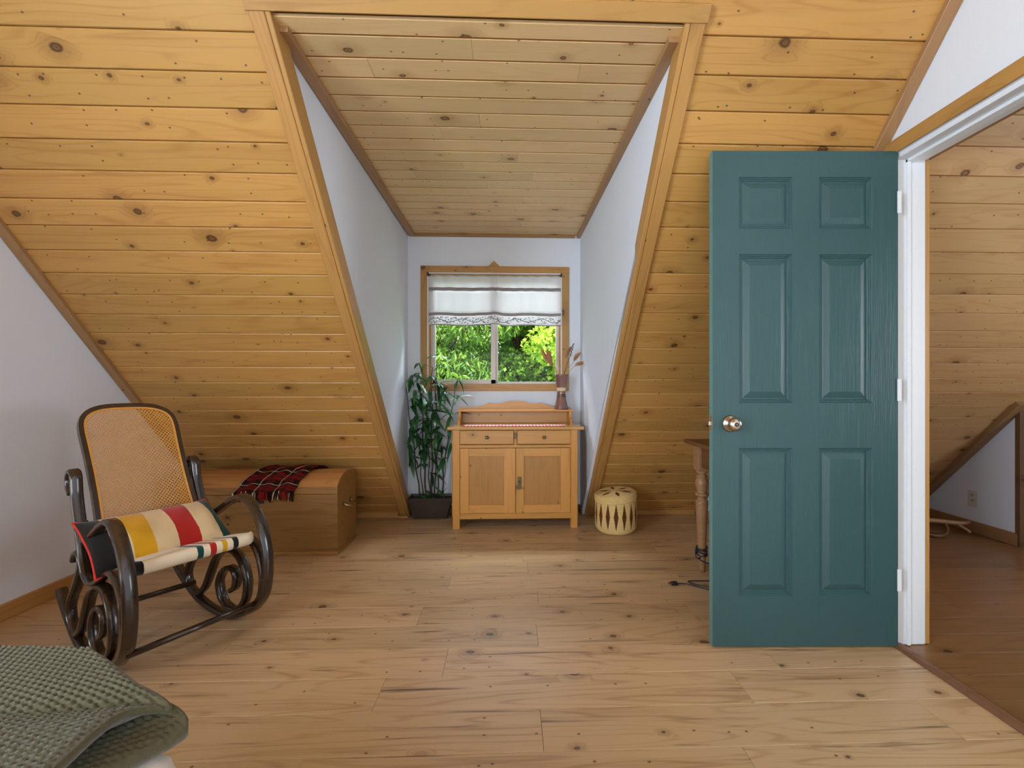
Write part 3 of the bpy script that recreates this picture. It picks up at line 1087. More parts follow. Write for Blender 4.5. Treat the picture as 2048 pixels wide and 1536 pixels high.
def cstrip(name, z1, z0, mat, nu=160, nv=6, amp=1.0, dy=0.0):
    def fn(u, vv):
        z = z0 + (z1 - z0) * vv
        k = max(0.0, (2.03 - z) / 0.43)
        x = CX0 + (CX1 - CX0) * u
        yy = cfold(u, 1 - k * 0.6) * amp + dy
        if abs(u - 0.5) < 0.012 and z > 1.87:
            yy += 0.012
        return (x + 0.132, yy, z + sag(u) * k - 1.60)
    return grid_obj(name, fn, nu, nv, mat, cv, True, None, 0.001)


cstrip('heading', 2.028, 1.902, 'curtain')
cstrip('ruffle', 1.925, 1.897, 'curtain_band', nv=2, dy=-0.004)
cstrip('skirt', 1.905, 1.70, 'curtain', amp=0.8, dy=0.001)
cstrip('ribbon', 1.708, 1.684, 'curtain_band', nv=2, amp=0.8, dy=-0.002)
cstrip('hem', 1.686, 1.606, 'curtain_hem', amp=0.8)
cstrip('hem_edge', 1.608, 1.600, 'curtain_band', nv=1, amp=0.8, dy=-0.001)
tube('curtain_rod', [(WX0 + 0.134, 0.006, 2.018 - 1.6), (WX1 + 0.130, 0.006, 2.02 - 1.6)], 0.005, 'white', cv)

# ------------------------------------------------------------------ sideboard
cb = thing('sideboard', 'antique pine washstand cabinet with two drawers under the window', 'cabinet', (0.036, 3.84, 0.0))
L0, L1 = -0.476, 0.476       # body
F, Bk = -0.204, 0.21         # front and back (local y)
vbox('top', -0.512, 0.520, F - 0.022, Bk + 0.02, 0.748, 0.772, 'cab_top', cb, 'x', 0.005)
for x0 in (L0, L1 - 0.055):
    vbox('leg', x0, x0 + 0.055, F, F + 0.05, 0.0, 0.748, 'cab', cb, 'z', 0.004)
    vbox('leg', x0, x0 + 0.055, Bk - 0.05, Bk, 0.0, 0.748, 'cab', cb, 'z', 0.004)
for x in (L0 + 0.008, L1 - 0.026):
    board('side_panel', (x, F + 0.045, 0.08), (0, 0, 1), (0, 1, 0) if x < 0 else (0, 1, 0), 0.668, 0.33, 0.018, 'cab_panel', cb, 0.001)
vbox('back_panel', L0 + 0.03, L1 - 0.03, Bk - 0.02, Bk - 0.006, 0.06, 0.748, 'cab_panel', cb, 'x')
vbox('bottom_panel', L0 + 0.03, L1 - 0.03, F + 0.02, Bk - 0.02, 0.085, 0.10, 'cab_panel', cb, 'x')
xi0, xi1 = L0 + 0.055, L1 - 0.055
vbox('rail', xi0, xi1, F + 0.004, F + 0.03, 0.070, 0.113, 'cab', cb, 'x')
vbox('rail', xi0, xi1, F + 0.004, F + 0.03, 0.610, 0.634, 'cab', cb, 'x')
vbox('divider', -0.013, 0.013, F + 0.004, F + 0.03, 0.634, 0.748, 'cab', cb, 'z')
for (xa, xb) in ((xi0 + 0.002, -0.015), (0.015, xi1 - 0.002)):
    dw = vbox('drawer', xa, xb, F + 0.001, F + 0.022, 0.638, 0.744, 'cab', cb, 'x', 0.004)
    # drawer local frame: x length, y up, z towards the viewer
    kn = boxes('knob', [(-0.013, 0.013, -0.012, 0.012, 0.012, 0.026)], 'brassy', dw, 0.005, Matrix.Translation(((xb - xa) / 2, 0.053, 0.021)))
    lathe('knob_stem', [(0.006, 0.0), (0.006, 0.014)], 'brassy', dw, 12, Matrix.Translation(((xb - xa) / 2, 0.053, 0.021)))
for (xa, xb, right) in ((xi0 + 0.002, 0.0, False), (0.003, xi1 - 0.002, True)):
    dd = bpy.data.objects.new('door', None)
    COL.objects.link(dd)
    dd.parent = cb
    dd.location = (xa, F + 0.002, 0.115)
    w, h_ = xb - xa, 0.493
    sl_, sr = (0.062, 0.075) if right else (0.066, 0.088)
    vbox('stile', 0.0, sl_, 0.0, 0.022, 0.0, h_, 'cab', dd, 'z', 0.002)
    vbox('stile', w - sr, w, 0.0, 0.022, 0.0, h_, 'cab', dd, 'z', 0.002)
    vbox('rail', sl_, w - sr, 0.0, 0.022, 0.0, 0.063, 'cab', dd, 'x', 0.002)
    vbox('rail', sl_, w - sr, 0.0, 0.022, h_ - 0.063, h_, 'cab', dd, 'x', 0.002)
    vbox('panel', sl_ - 0.004, w - sr + 0.004, 0.010, 0.018, 0.06, h_ - 0.06, 'cab_panel', dd, 'z', 0.0)
    if right:
        e = boxes('escutcheon', [(0.012, 0.044, -0.003, 0.001, 0.182, 0.276)], 'brassy', dd, 0.0012)
        lathe('keyhole', [(0.001, 0), (0.0055, 0), (0.0055, 0.0012), (0.001, 0.0012)], 'black', dd, 16, Matrix.Translation((0.028, -0.003, 0.24)) @ RX)
        boxes('keyhole_slot', [(0.0262, 0.0298, -0.0042, -0.003, 0.222, 0.24)], 'black', dd)
# superstructure: back board, shelf, shaped crest, side brackets
gy0, gy1 = 0.02, 0.19
vbox('gallery_back', -0.445, 0.445, gy1 - 0.012, gy1, 0.772, 0.878, 'cab', cb, 'x')
vbox('gallery_shelf', -0.462, 0.470, gy0 - 0.01, gy1 + 0.006, 0.876, 0.890, 'cab', cb, 'x', 0.003)
cp = [(-0.462, 0.0), (0.462, 0.0), (0.462, 0.017), (0.445, 0.022), (0.40, 0.018), (0.32, 0.022), (0.26, 0.036), (0.215, 0.053), (0.17, 0.046),
      (0.12, 0.050), (0.06, 0.066), (0.0, 0.070), (-0.06, 0.066), (-0.12, 0.050), (-0.17, 0.046), (-0.215, 0.053), (-0.26, 0.036), (-0.32, 0.022),
      (-0.40, 0.018), (-0.445, 0.022), (-0.462, 0.017)]
n = len(cp)
v = [(x, gy1 - 0.016, 0.889 + z) for x, z in cp] + [(x, gy1, 0.889 + z) for x, z in cp]
f = [tuple(range(n)), tuple(range(2 * n - 1, n - 1, -1))] + [(i, n + i, n + (i + 1) % n, (i + 1) % n) for i in range(n)]
mesh_obj('crest', v, f, 'cab', cb)
bp = [(gy1 - 0.01, 0.0), (gy0 - 0.06, 0.0), (gy0 - 0.065, 0.02), (gy0 - 0.045, 0.034), (gy0 - 0.05, 0.045), (gy0 - 0.015, 0.055), (gy0 - 0.005, 0.075), (gy0, 0.104), (gy1 - 0.01, 0.104)]
for x in (-0.455, 0.437):
    n = len(bp)
    v = [(x, y, 0.772 + z) for y, z in bp] + [(x + 0.018, y, 0.772 + z) for y, z in bp]
    f = [tuple(range(n)), tuple(range(2 * n - 1, n - 1, -1))] + [(i, n + i, n + (i + 1) % n, (i + 1) % n) for i in range(n)]
    mesh_obj('bracket', v, f, 'cab', cb)
ru = tag(grid_obj('table_runner', lambda u, w: (0.036 - 0.40 + 0.79 * u, 3.655 + 0.14 * w, 0.7745 + 0.0012 * math.sin(u * 40) * math.sin(w * 9)),
                  60, 8, 'runner', None, True, None, 0.002), 'red and white patterned runner lying on the pine cabinet top', 'cloth')

# vase with dried leaves
vs = thing('vase', 'bronze glazed waisted vase with wire bands on the cabinet shelf', 'vase', (0.417, 3.94, 0.8905))
lathe('body', [(0.002, 0.0), (0.058, 0.0), (0.057, 0.01), (0.049, 0.045), (0.040, 0.085), (0.035, 0.112), (0.034, 0.14), (0.035, 0.165), (0.040, 0.195), (0.047, 0.235), (0.055, 0.275), (0.059, 0.286),
               (0.055, 0.286), (0.045, 0.24), (0.033, 0.17), (0.002, 0.165)], 'vase', vs, 40, None, True, False)
lathe('band', [(0.0362, 0.150), (0.0372, 0.152), (0.0372, 0.188), (0.0395, 0.192)], 'vase_band', vs, 36, None, True, False)
for z, r in ((0.100, 0.0395), (0.109, 0.0385), (0.117, 0.037), (0.125, 0.0365), (0.145, 0.037)):
    pts = [(r * math.cos(a * PI / 12), r * math.sin(a * PI / 12), z + 0.003 * math.sin(a * PI / 12 + z * 90)) for a in range(25)]
    tube('wire', pts, 0.0018, 'brassy', vs, 6)


def blade(name, base, tip, width, mat, parent, bend=0.0, side=(1, 0, 0), curl=0.0):
    b0, t0 = Vector(base), Vector(tip)
    s0 = Vector(side).normalized()
    nrm = (t0 - b0).cross(s0).normalized()
    v, f = [], []
    n = 8
    for i in range(n + 1):
        t = i / n
        p = b0.lerp(t0, t) + nrm * bend * math.sin(t * PI)
        w = width * (math.sin(PI * min(1, (t * 0.94 + 0.04))) ** 0.75) * 0.5
        v += [p - s0 * w, p + nrm * curl * w, p + s0 * w]
    for i in range(n):
        for k in range(2):
            f.append((3 * i + k, 3 * i + k + 1, 3 * i + 3 + k + 1, 3 * i + 3 + k))
    o = mesh_obj(name, v, f, mat, parent, True)
    md = o.modifiers.new('thickness', 'SOLIDIFY')
    md.thickness = 0.0012
    return o


dl = [((-0.02, 0, 0.27), (-0.085, -0.005, 0.365), (-0.165, -0.005, 0.505), 0.045), ((-0.012, 0, 0.27), (-0.07, 0.01, 0.36), (-0.115, 0.01, 0.50), 0.045),
      ((-0.028, 0.01, 0.26), (-0.075, 0.01, 0.37), (-0.095, 0.015, 0.485), 0.04), ((0.01, 0, 0.27), (0.035, -0.005, 0.42), (0.085, -0.01, 0.52), 0.05),
      ((0.02, 0, 0.27), (0.105, 0.0, 0.40), (0.165, 0.0, 0.47), 0.04), ((0.03, 0, 0.27), (0.115, -0.01, 0.36), (0.205, -0.012, 0.385), 0.045)]
for i, (a, m_, t, w) in enumerate(dl):
    sp = thing('dried_spray', ['flat brown dried leaf leaning left, leftmost in the bronze vase', 'middle brown dried leaf of the left cluster in the vase',
                               'right brown dried leaf of the left cluster in the vase', 'pale curled dried pod standing tallest right in the vase',
                               'dried pod leaning right beside the striped stalk in the vase', 'drooping ribbed dried pod furthest right in the vase'][i],
               'dried plant', (0.417, 3.94, 0.8905), 0, 'dried stems in the vase')
    tube('stem', [a, Vector(a).lerp(Vector(m_), 0.5) + Vector((0.004, 0, 0.01)), m_], 0.0022, 'straw', sp, 6, 4)
    blade('leaf', m_, t, w, 'feather', sp, 0.012, (0.6, 0.5, -0.5) if i > 3 else (0.8, 0.5, 0.1), 0.3)
sp = thing('dried_spray', 'dark beaded seed stalk upright in the vase', 'dried plant', (0.417, 3.94, 0.8905), 0, 'dried stems in the vase')
tube('stem', [(0.02, 0.01, 0.27), (0.06, 0.01, 0.40), (0.08, 0.01, 0.45), (0.102, 0.01, 0.54)], 0.002, 'feather_dark', sp, 6, 4)
for k in range(9):
    t = k / 8
    p = Vector((0.078, 0.01, 0.445)).lerp(Vector((0.102, 0.01, 0.54)), t)
    lathe('seed', [(0.0005, -0.006), (0.005, -0.002), (0.005, 0.002), (0.0005, 0.006)], 'feather_dark', sp, 8, Matrix.Translation(p + Vector((0.003 * (-1) ** k, 0, 0))))

# ------------------------------------------------------------------ bamboo
bb = thing('potted_bamboo', 'tall bamboo plant in a dark brown tapered planter left of the cabinet', 'plant', (-0.655, 3.985, 0.0))
pv, pf = [], []
sec = [(0.13, 0.07, 0.008), (0.135, 0.072, 0.02), (0.172, 0.086, 0.150), (0.180, 0.09, 0.152), (0.182, 0.092, 0.172), (0.172, 0.084, 0.172), (0.166, 0.080, 0.150)]
for (a, b_, z) in sec:
    pv += [(-a, -b_, z), (a, -b_, z), (a, b_, z), (-a, b_, z)]
for k in range(len(sec) - 1):
    for i in range(4):
        pf.append((4 * k + i, 4 * k + (i + 1) % 4, 4 * k + 4 + (i + 1) % 4, 4 * k + 4 + i))
pf.append((3, 2, 1, 0))
mesh_obj('planter', pv, pf, 'pot', bb)
for x in (-0.10, 0.10):
    boxes('planter_foot', [(x - 0.025, x + 0.025, -0.06, 0.06, 0.0, 0.012)], 'pot', bb, 0.002)
boxes('soil', [(-0.165, 0.165, -0.079, 0.079, 0.13, 0.155)], 'soil', bb, 0.003)


def leafmesh(L, W, droop):
    v, f = [], []
    n = 6
    for i in range(n + 1):
        t = i / n
        w = W * 0.5 * max(0.02, math.sin(PI * (t ** 0.72)) ** 0.9)
        z = -droop * t * t
        x = L * t
        v += [(x, -w, z + 0.15 * w), (x, 0, z), (x, w, z + 0.15 * w)]
    for i in range(n):
        for k in range(2):
            f.append((3 * i + k, 3 * i + k + 1, 3 * i + 3 + k + 1, 3 * i + 3 + k))
    me = bpy.data.meshes.new('leaf')
    me.from_pydata(v, [], f)
    me.materials.append(M['bamboo_leaf'])
    me.polygons.foreach_set('use_smooth', [True] * len(me.polygons))
    return me


LM = [leafmesh(0.13, 0.026, 0.03), leafmesh(0.155, 0.030, 0.05), leafmesh(0.11, 0.023, 0.015), leafmesh(0.17, 0.028, 0.08)]
rb = random.Random(21)
canes = [(-0.10, 0.0, -0.235, 0.03, 1.16, 0.006), (-0.075, 0.03, -0.15, 0.03, 0.98, 0.005), (-0.04, -0.02, -0.09, -0.01, 1.12, 0.008), (0.0, 0.02, 0.0, 0.02, 1.24, 0.008),
         (0.03, -0.01, 0.04, 0.0, 1.30, 0.007), (0.05, 0.03, 0.03, 0.03, 1.02, 0.006), (0.08, 0.0, 0.20, -0.02, 1.10, 0.006), (-0.02, 0.04, -0.05, 0.04, 0.9, 0.005), (0.09, 0.03, 0.14, 0.02, 0.8, 0.004)]
nl = 0


def put_leaf(p, az_, el, sc):
    global nl
    p = Vector(p)
    wx, wy = p.x - 0.655, p.y + 3.985
    d = Vector((math.cos(az_) * math.cos(el), math.sin(az_) * math.cos(el), math.sin(el)))
    q = p + d * 0.2 * sc
    if q.x - 0.655 < -0.855 or q.y + 3.985 > YW - 0.025 or p.y + 3.985 > YW - 0.03:
        d.y = -abs(d.y) - 0.3
        if q.x - 0.655 < -0.855:
            d.x = abs(d.x) * 0.4
        d.normalize()
    if (p + d * 0.15).x - 0.655 > -0.47 and (p + d * 0.15).z < 0.80 and (p + d * 0.15).y + 3.985 > 3.6:
        return
    if (p + d * 0.2 * sc).x - 0.655 < -0.858:
        p.x += -0.858 - ((p + d * 0.2 * sc).x - 0.655)
    xax = d
    zax = Vector((rb.uniform(-0.5, 0.5), rb.uniform(-0.7, 0.3), 1.0))
    yax = zax.cross(xax).normalized()
    zax = xax.cross(yax)
    M4 = Matrix(((xax.x * sc, yax.x * sc, zax.x * sc, p.x), (xax.y * sc, yax.y * sc, zax.y * sc, p.y), (xax.z * sc, yax.z * sc, zax.z * sc, p.z), (0, 0, 0, 1)))
    link('leaf', rb.choice(LM), bb, M4)
    nl += 1


for ci, (x0, y0, x1, y1, H, r) in enumerate(canes):
    pts = []
    for k in range(9):
        t = k / 8
        pts.append((x0 + (x1 - x0) * t ** 1.2 + 0.008 * math.sin(k * 2.1 + ci), y0 + (y1 - y0) * t, 0.145 + (H - 0.145) * t))
    tube('cane', pts, lambda t, r=r: r * (1 - 0.55 * t), 'cane_stem', bb, 8, 2)
    zmin = 0.45 if ci != 7 else 0.3
    z = zmin + rb.uniform(0, 0.1)
    while z < H + 0.02 and nl < 285:
        t = min(1, (z - 0.145) / (H - 0.145))
        p = Vector((x0 + (x1 - x0) * t ** 1.2, y0 + (y1 - y0) * t, z))
        a = rb.uniform(0, 2 * PI)
        bl_ = rb.uniform(0.03, 0.10)
        tipp = p + Vector((math.cos(a) * bl_, -abs(math.sin(a)) * bl_ * 0.6, 0.03))
        if tipp.x - 0.655 < -0.85:
            tipp.x = -0.195 + 0.03
        tube('twig', [p, tipp], 0.0015, 'cane_stem', bb, 4)
        for q in range(rb.choice((3, 4, 4, 5))):
            put_leaf(tipp, a + rb.uniform(-1.3, 1.3), rb.uniform(-0.9, 0.5), rb.uniform(0.75, 1.15))
        z += rb.uniform(0.055, 0.10) if z > 0.85 else rb.uniform(0.07, 0.14)
for k in range(16):
    a = rb.uniform(PI, 2 * PI)
    p = (rb.uniform(-0.13, 0.12), rb.uniform(-0.06, 0.02), 0.165)
    if nl < 298:
        put_leaf(p, a, rb.uniform(0.1, 1.1), rb.uniform(0.6, 1.0))

# ------------------------------------------------------------------ basket
bk = thing('lidded_basket', 'coiled straw basket with brown diamond pattern and tilted lid', 'basket', (0.785, 3.553, 0.0))
NCO = 21


def coils(pts_fn, n, r):
    out = []
    for k in range(n):
        R0, z0 = pts_fn((k + 0.5) / n)
        for a in (-80, -40, 0, 40, 80):
            out.append((R0 + r * math.cos(math.radians(a)) - r, z0 + r * 0.95 * math.sin(math.radians(a))))
    return out


def bprof(t):
    z = 0.258 * t
    R0 = 0.150 + 0.006 * math.sin(PI * t)
    if t < 0.16:
        R0 -= 0.032 * (1 - t / 0.16) ** 2
    return (R0, z + 0.002)


prof = [(0.002, 0.0), (0.11, 0.0)] + coils(bprof, NCO, 0.0065) + [(0.138, 0.26), (0.134, 0.02), (0.002, 0.02)]
lathe('body', prof, 'basket', bk, 64, None, True, False)
lp = [(0.002, 0.0)]
lp = coils(lambda t: (0.158 - 0.002 * t, 0.004 + 0.046 * t), 4, 0.006) + coils(lambda t: (0.150 - 0.145 * t, 0.052 + 0.010 * math.sin(t * PI / 2)), 12, 0.0055)
lp = [(0.150, 0.0)] + lp + [(0.002, 0.062)]
Ml = Matrix.Translation((0.0, 0.0, 0.235)) @ Matrix.Rotation(math.radians(-6.5), 4, 'Y') @ Matrix.Rotation(math.radians(3), 4, 'X')
lathe('lid', lp, 'basket_lid', bk, 64, Ml, True, False)

# ------------------------------------------------------------------ trunk
tk = thing('storage_chest', 'old brown wooden chest with domed lid under the sloping ceiling', 'chest', (-1.60, 3.29, 0.0))
tx0, tx1 = -0.50, 0.491


def extr(name, prof, xa, xb, mat, parent):
    n = len(prof)
    v = [(xa, y, z) for y, z in prof] + [(xb, y, z) for y, z in prof]
    f = [tuple(range(n - 1, -1, -1)), tuple(range(n, 2 * n))] + [(i, (i + 1) % n, n + (i + 1) % n, n + i) for i in range(n)]
    return mesh_obj(name, v, f, mat, parent)


T0, T1 = -0.182, 0.178
vbox('front_panel', tx0, tx1, T0, T0 + 0.02, 0.02, 0.18, 'trunk', tk, 'x', 0.001)
vbox('front_panel', tx0, tx1, T0, T0 + 0.02, 0.18, 0.385, 'trunk', tk, 'x', 0.001)
vbox('lid_rim', tx0, tx1, T0 - 0.001, T0 + 0.02, 0.387, 0.437, 'trunk', tk, 'x', 0.002)
vbox('back_panel', tx0, tx1, T1 - 0.02, T1, 0.02, 0.44, 'trunk', tk, 'x', 0.001)
endp = [(T0 + 0.004, 0.02), (T1, 0.02), (T1, 0.445), (0.14, 0.482), (0.075, 0.505), (0.0, 0.508), (-0.08, 0.495), (-0.14, 0.470), (-0.172, 0.448), (T0 + 0.004, 0.43)]
extr('end_panel', [(y, z) for y, z in endp], tx1 - 0.022, tx1 + 0.001, 'trunk', tk)
extr('end_panel', [(y, z) for y, z in endp], tx0 - 0.001, tx0 + 0.022, 'trunk', tk)
arc = [(T0 + 0.001, 0.436), (-0.145, 0.472), (-0.075, 0.499), (0.0, 0.511), (0.075, 0.507), (0.14, 0.485), (T1 - 0.001, 0.447)]
for (a, b_) in zip(arc[:-1], arc[1:]):
    d = Vector((0, b_[0] - a[0], b_[1] - a[1]))
    board('lid_slat', (tx0, a[0], a[1] - 0.008), (1, 0, 0), d, tx1 - tx0, d.length - 0.001, 0.010, 'trunk_lid', tk, 0.0015)
vbox('base_molding', tx0 - 0.008, tx1 + 0.008, T0 - 0.012, T0 + 0.002, 0.0, 0.022, 'trunk_lid', tk, 'x', 0.004)
board('base_molding', (tx1, T0, 0.0), (0, 1, 0), (0, 0, 1), T1 - T0, 0.022, 0.010, 'trunk', tk, 0.003)
boxes('base_panel', [(tx0, tx1, T0, T1, 0.0, 0.02)], 'trunk', tk)
hd = [(0.0, -0.06 + 0.06, 0.0)]
hp = [(tx1, -0.075, 0.300), (tx1 + 0.03, -0.072, 0.288), (tx1 + 0.045, -0.045, 0.284), (tx1 + 0.045, 0.03, 0.284), (tx1 + 0.03, 0.055, 0.288), (tx1, 0.058, 0.300)]
h1 = tube('handle', hp, 0.005, 'nickel', tk, 8, 5)
for y in (-0.075, 0.058):
    lathe('handle_plate', [(0.001, 0), (0.014, 0), (0.014, 0.003), (0.001, 0.003)], 'iron', tk, 16, Matrix.Translation((tx1, y, 0.30)) @ Matrix.Rotation(PI / 2, 4, 'Y'))
v = boxes('lock_plate', [(-0.03, 0.03, T0 - 0.003, T0, 0.33, 0.40)], 'iron', tk, 0.001)

# plaid throw over the trunk lid
tw = thing('plaid_throw', 'dark plaid wool throw with red bands and fringe draped over the chest', 'throw', (-1.60, 3.29, 0.52))
prof = [(T1 - 0.03, 0.455)] + [(y, z + 0.012) for y, z in reversed(arc[1:-1])] + [(T0 - 0.004, 0.448), (T0 - 0.010, 0.425), (T0 - 0.012, 0.392)]
pc = catmull([(0, y, z) for y, z in prof], 6)


def throw_pt(u, w):
    k = w * (len(pc) - 1)
    i = min(int(k), len(pc) - 2)
    p = pc[i].lerp(pc[i + 1], k - i)
    x0 = 0.03 + (-0.165 - 0.03) * w
    x1 = 0.32 + (0.222 - 0.32) * w
    puff = 0.010 * abs(math.sin(u * 6.5 + 3 * w)) + 0.006 * math.sin(u * 21 + w * 4)
    return (x0 + (x1 - x0) * u + 0.004 * math.sin(w * 25), p.y - 0.2 * max(0, puff), p.z + max(0, puff) - 0.52 + 0.002)


grid_obj('cloth', throw_pt, 60, 48, 'plaid', tw, True, None, 0.004)
v, f, uv = [], [], []
rf = random.Random(5)
for k in range(74):
    u = (k + 0.5) / 74
    b0 = Vector(throw_pt(u, 0.985))
    c0 = (u * 3.0) % 1.0
    cc = 0.9 if c0 < 0.07 else (0.6 if 0.3 < c0 < 0.72 and rf.random() < 0.8 else (0.78 if rf.random() < 0.25 else 0.1))
    if rf.random() < 0.08:
        cc = 0.9
    ln = rf.uniform(0.042, 0.06)
    dx = rf.uniform(-0.012, 0.012)
    pts = [b0 + Vector((0, 0, 0.004)), b0 + Vector((dx * 0.4, -0.006, -ln * 0.5)), b0 + Vector((dx, -0.004, -ln))]
    s0 = len(v)
    tube_geo(catmull(pts, 2), 0.0024, 5, v, f)
    for i in range(s0, len(v)):
        tip = (i - s0) / max(1, len(v) - s0 - 1)
        uv.append((0.9 if (tip > 0.85 and k % 3 == 0) else cc, tip))
fo = mesh_obj('fringe', v, f, 'fringe', tw, True, None, uv)
fo['kind'] = 'stuff'

# ------------------------------------------------------------------ turned leg table behind the door
tb = thing('side_table', 'old side table with turned legs half hidden behind the teal door', 'table', (1.30, 2.47, 0.0))
vbox('table_top', -0.272, 0.262, -0.335, 0.335, 0.742, 0.764, 'table_dark', tb, 'y', 0.003)
leg = [(0.001, 0.0), (0.019, 0.0), (0.020, 0.01), (0.021, 0.06), (0.023, 0.12), (0.029, 0.26), (0.034, 0.36), (0.036, 0.405), (0.034, 0.415), (0.026, 0.418),
       (0.024, 0.432), (0.028, 0.438), (0.038, 0.444), (0.039, 0.450), (0.036, 0.456), (0.026, 0.460), (0.028, 0.470), (0.035, 0.495), (0.037, 0.515), (0.034, 0.535), (0.027, 0.545), (0.033, 0.549),
       (0.034, 0.553), (0.025, 0.557), (0.024, 0.572), (0.032, 0.577), (0.033, 0.583), (0.028, 0.589), (0.001, 0.59)]
for (x, y) in ((-0.188, 0.275), (-0.188, -0.275), (0.188, 0.275), (0.188, -0.275)):
    lg = lathe('leg', leg, 'table', tb, 28, Matrix.Translation((x, y, 0.0)))
    boxes('leg_block', [(-0.036, 0.036, -0.036, 0.036, 0.588, 0.742)], 'table', lg, 0.003)
for (xa, xb, ya_, yb_) in ((-0.205, -0.187, -0.24, 0.24), (0.187, 0.205, -0.24, 0.24)):
    board('apron', (xb, yb_, 0.61) if xa < 0 else (xa, ya_, 0.61), (0, -1, 0) if xa < 0 else (0, 1, 0), (0, 0, 1), 0.48, 0.13, 0.018, 'table_dark', tb, 0.002)
for ya_ in (-0.29, 0.272):
    vbox('apron', -0.152, 0.152, ya_, ya_ + 0.018, 0.61, 0.74, 'table_dark', tb, 'x')
lx, ly = 1.112, 2.745
pts = []
for k in range(61):
    a = k / 60 * 2 * PI * 4
    pts.append((lx + 0.030 * math.cos(a), ly + 0.030 * math.sin(a), 0.145 - 0.012 * (a / (2 * PI)) + 0.004 * math.sin(a * 1.3)))
pts += [(lx - 0.03, ly - 0.02, 0.08), (lx + 0.0, ly - 0.035, 0.065), (lx + 0.10, ly - 0.06, 0.045), (lx + 0.18, ly - 0.1, 0.006), (lx + 0.2, ly - 0.2, 0.006)]
wc = thing('coiled_cord', 'dark cord wound round the turned table leg', 'cord', (lx, ly, 0.0))
tube('cord', [Vector(p) - Vector((lx, ly, 0)) for p in pts], 0.0045, 'cord', wc, 6)
tube('cord', [(-0.032, 0, 0.15), (-0.04, -0.005, 0.12), (-0.036, -0.01, 0.085), (-0.01, -0.03, 0.07)], 0.004, 'cord', wc, 6, 4)
pg = thing('power_cord', 'thin dark cord with plug curling on the floor beside the door', 'cord', (0.889, 2.56, 0.0))
cpx = [(0.0, 0.0), (0.06, 0.0), (0.115, -0.045), (0.155, -0.075), (0.22, -0.09), (0.28, -0.075), (0.27, -0.02), (0.25, 0.03), (0.28, 0.07), (0.4, 0.06), (0.45, 0.0)]
tube('cord', [(x, y, 0.006) for x, y in cpx], 0.0035, 'cord', pg, 6, 6)
tube('cord', [(0.4, -0.06, 0.006), (0.25, -0.09, 0.006), (0.16, -0.055, 0.0105), (0.10, 0.0, 0.006), (0.09, 0.035, 0.006), (0.2, 0.035, 0.006), (0.3, 0.03, 0.010), (0.42, 0.03, 0.006)], 0.0035, 'cord', pg, 6, 6)
boxes('plug', [(-0.022, 0.012, -0.011, 0.011, 0.0, 0.020)], 'black', pg, 0.005)
for s_ in (-0.005, 0.005):
    boxes('prong', [(-0.036, -0.02, s_ - 0.001, s_ + 0.001, 0.006, 0.013)], 'nickel', pg)

# ------------------------------------------------------------------ hall: outlet, yoke
ot = thing('wall_outlet', 'white double electrical outlet on the hall stub wall', 'outlet', (HX, 3.425, 0.195))
boxes('cover_plate', [(-0.006, 0.0, -0.036, 0.036, -0.01, 0.108)], 'outlet', ot, 0.002)
for z in (0.024, 0.064):
    boxes('socket', [(-0.008, -0.005, -0.017, 0.017, z - 0.002, z + 0.026)], 'outlet', ot, 0.002)
    for y in (-0.007, 0.007):
        boxes('slot', [(-0.0088, -0.0078, y - 0.002, y + 0.002, z + 0.008, z + 0.02)], 'black', ot)
yk = thing('wooden_yoke', 'small rustic wooden yoke with dark bent bow on the hall floor', 'ornament', (2.98, 3.33, -0.004))
tube('beam', [(-0.18, 0.13, 0.09), (0.0, 0.09, 0.10), (0.15, 0.06, 0.095), (0.28, 0.04, 0.085), (0.36, 0.03, 0.09)], lambda t: 0.022 - 0.008 * t, 'table', yk, 10, 5)
tube('peg', [(0.27, 0.04, 0.08), (0.31, 0.0, 0.045), (0.32, -0.01, 0.03)], 0.010, 'table', yk, 8, 3)
tube('bow', [(-0.1, 0.09, 0.10), (-0.05, 0.04, 0.05), (0.03, -0.01, 0.016), (0.1, -0.02, 0.014), (0.16, 0.0, 0.03), (0.19, 0.04, 0.07), (0.18, 0.07, 0.10)], 0.012, 'trim_dark', yk, 8, 5)
tube('bow', [(-0.16, 0.14, 0.11), (-0.12, 0.1, 0.16), (-0.04, 0.09, 0.185), (0.02, 0.1, 0.15), (0.04, 0.1, 0.11)], 0.008, 'straw', yk, 8, 5)

# ------------------------------------------------------------------ bentwood rocking chair
KS = 0.9745
H0 = 1.0705
PH = math.radians(-32.335)
SPL = math.radians(2.513)
P0 = Vector((-1.46737, 2.1042)) * KS
CW = 0.4843 * KS
BV = Vector((-math.sin(PH), math.cos(PH)))
PN = P0 - BV * CW / 2
LIFT = 0.0045


def W3(a, t, z):
    ph = PH - SPL + 2 * SPL * t
    q = PN + BV * CW * t + Vector((math.cos(ph), math.sin(ph))) * (a * KS)
    return Vector((q.x, q.y, H0 + KS * (z - H0) + LIFT))


rc = thing('rocking_chair', 'dark bentwood rocking chair with cane back and scrolled frame', 'chair', (P0.x, P0.y, 0.0))
RB = Vector((P0.x, P0.y, 0.0))
TWI = 0.095


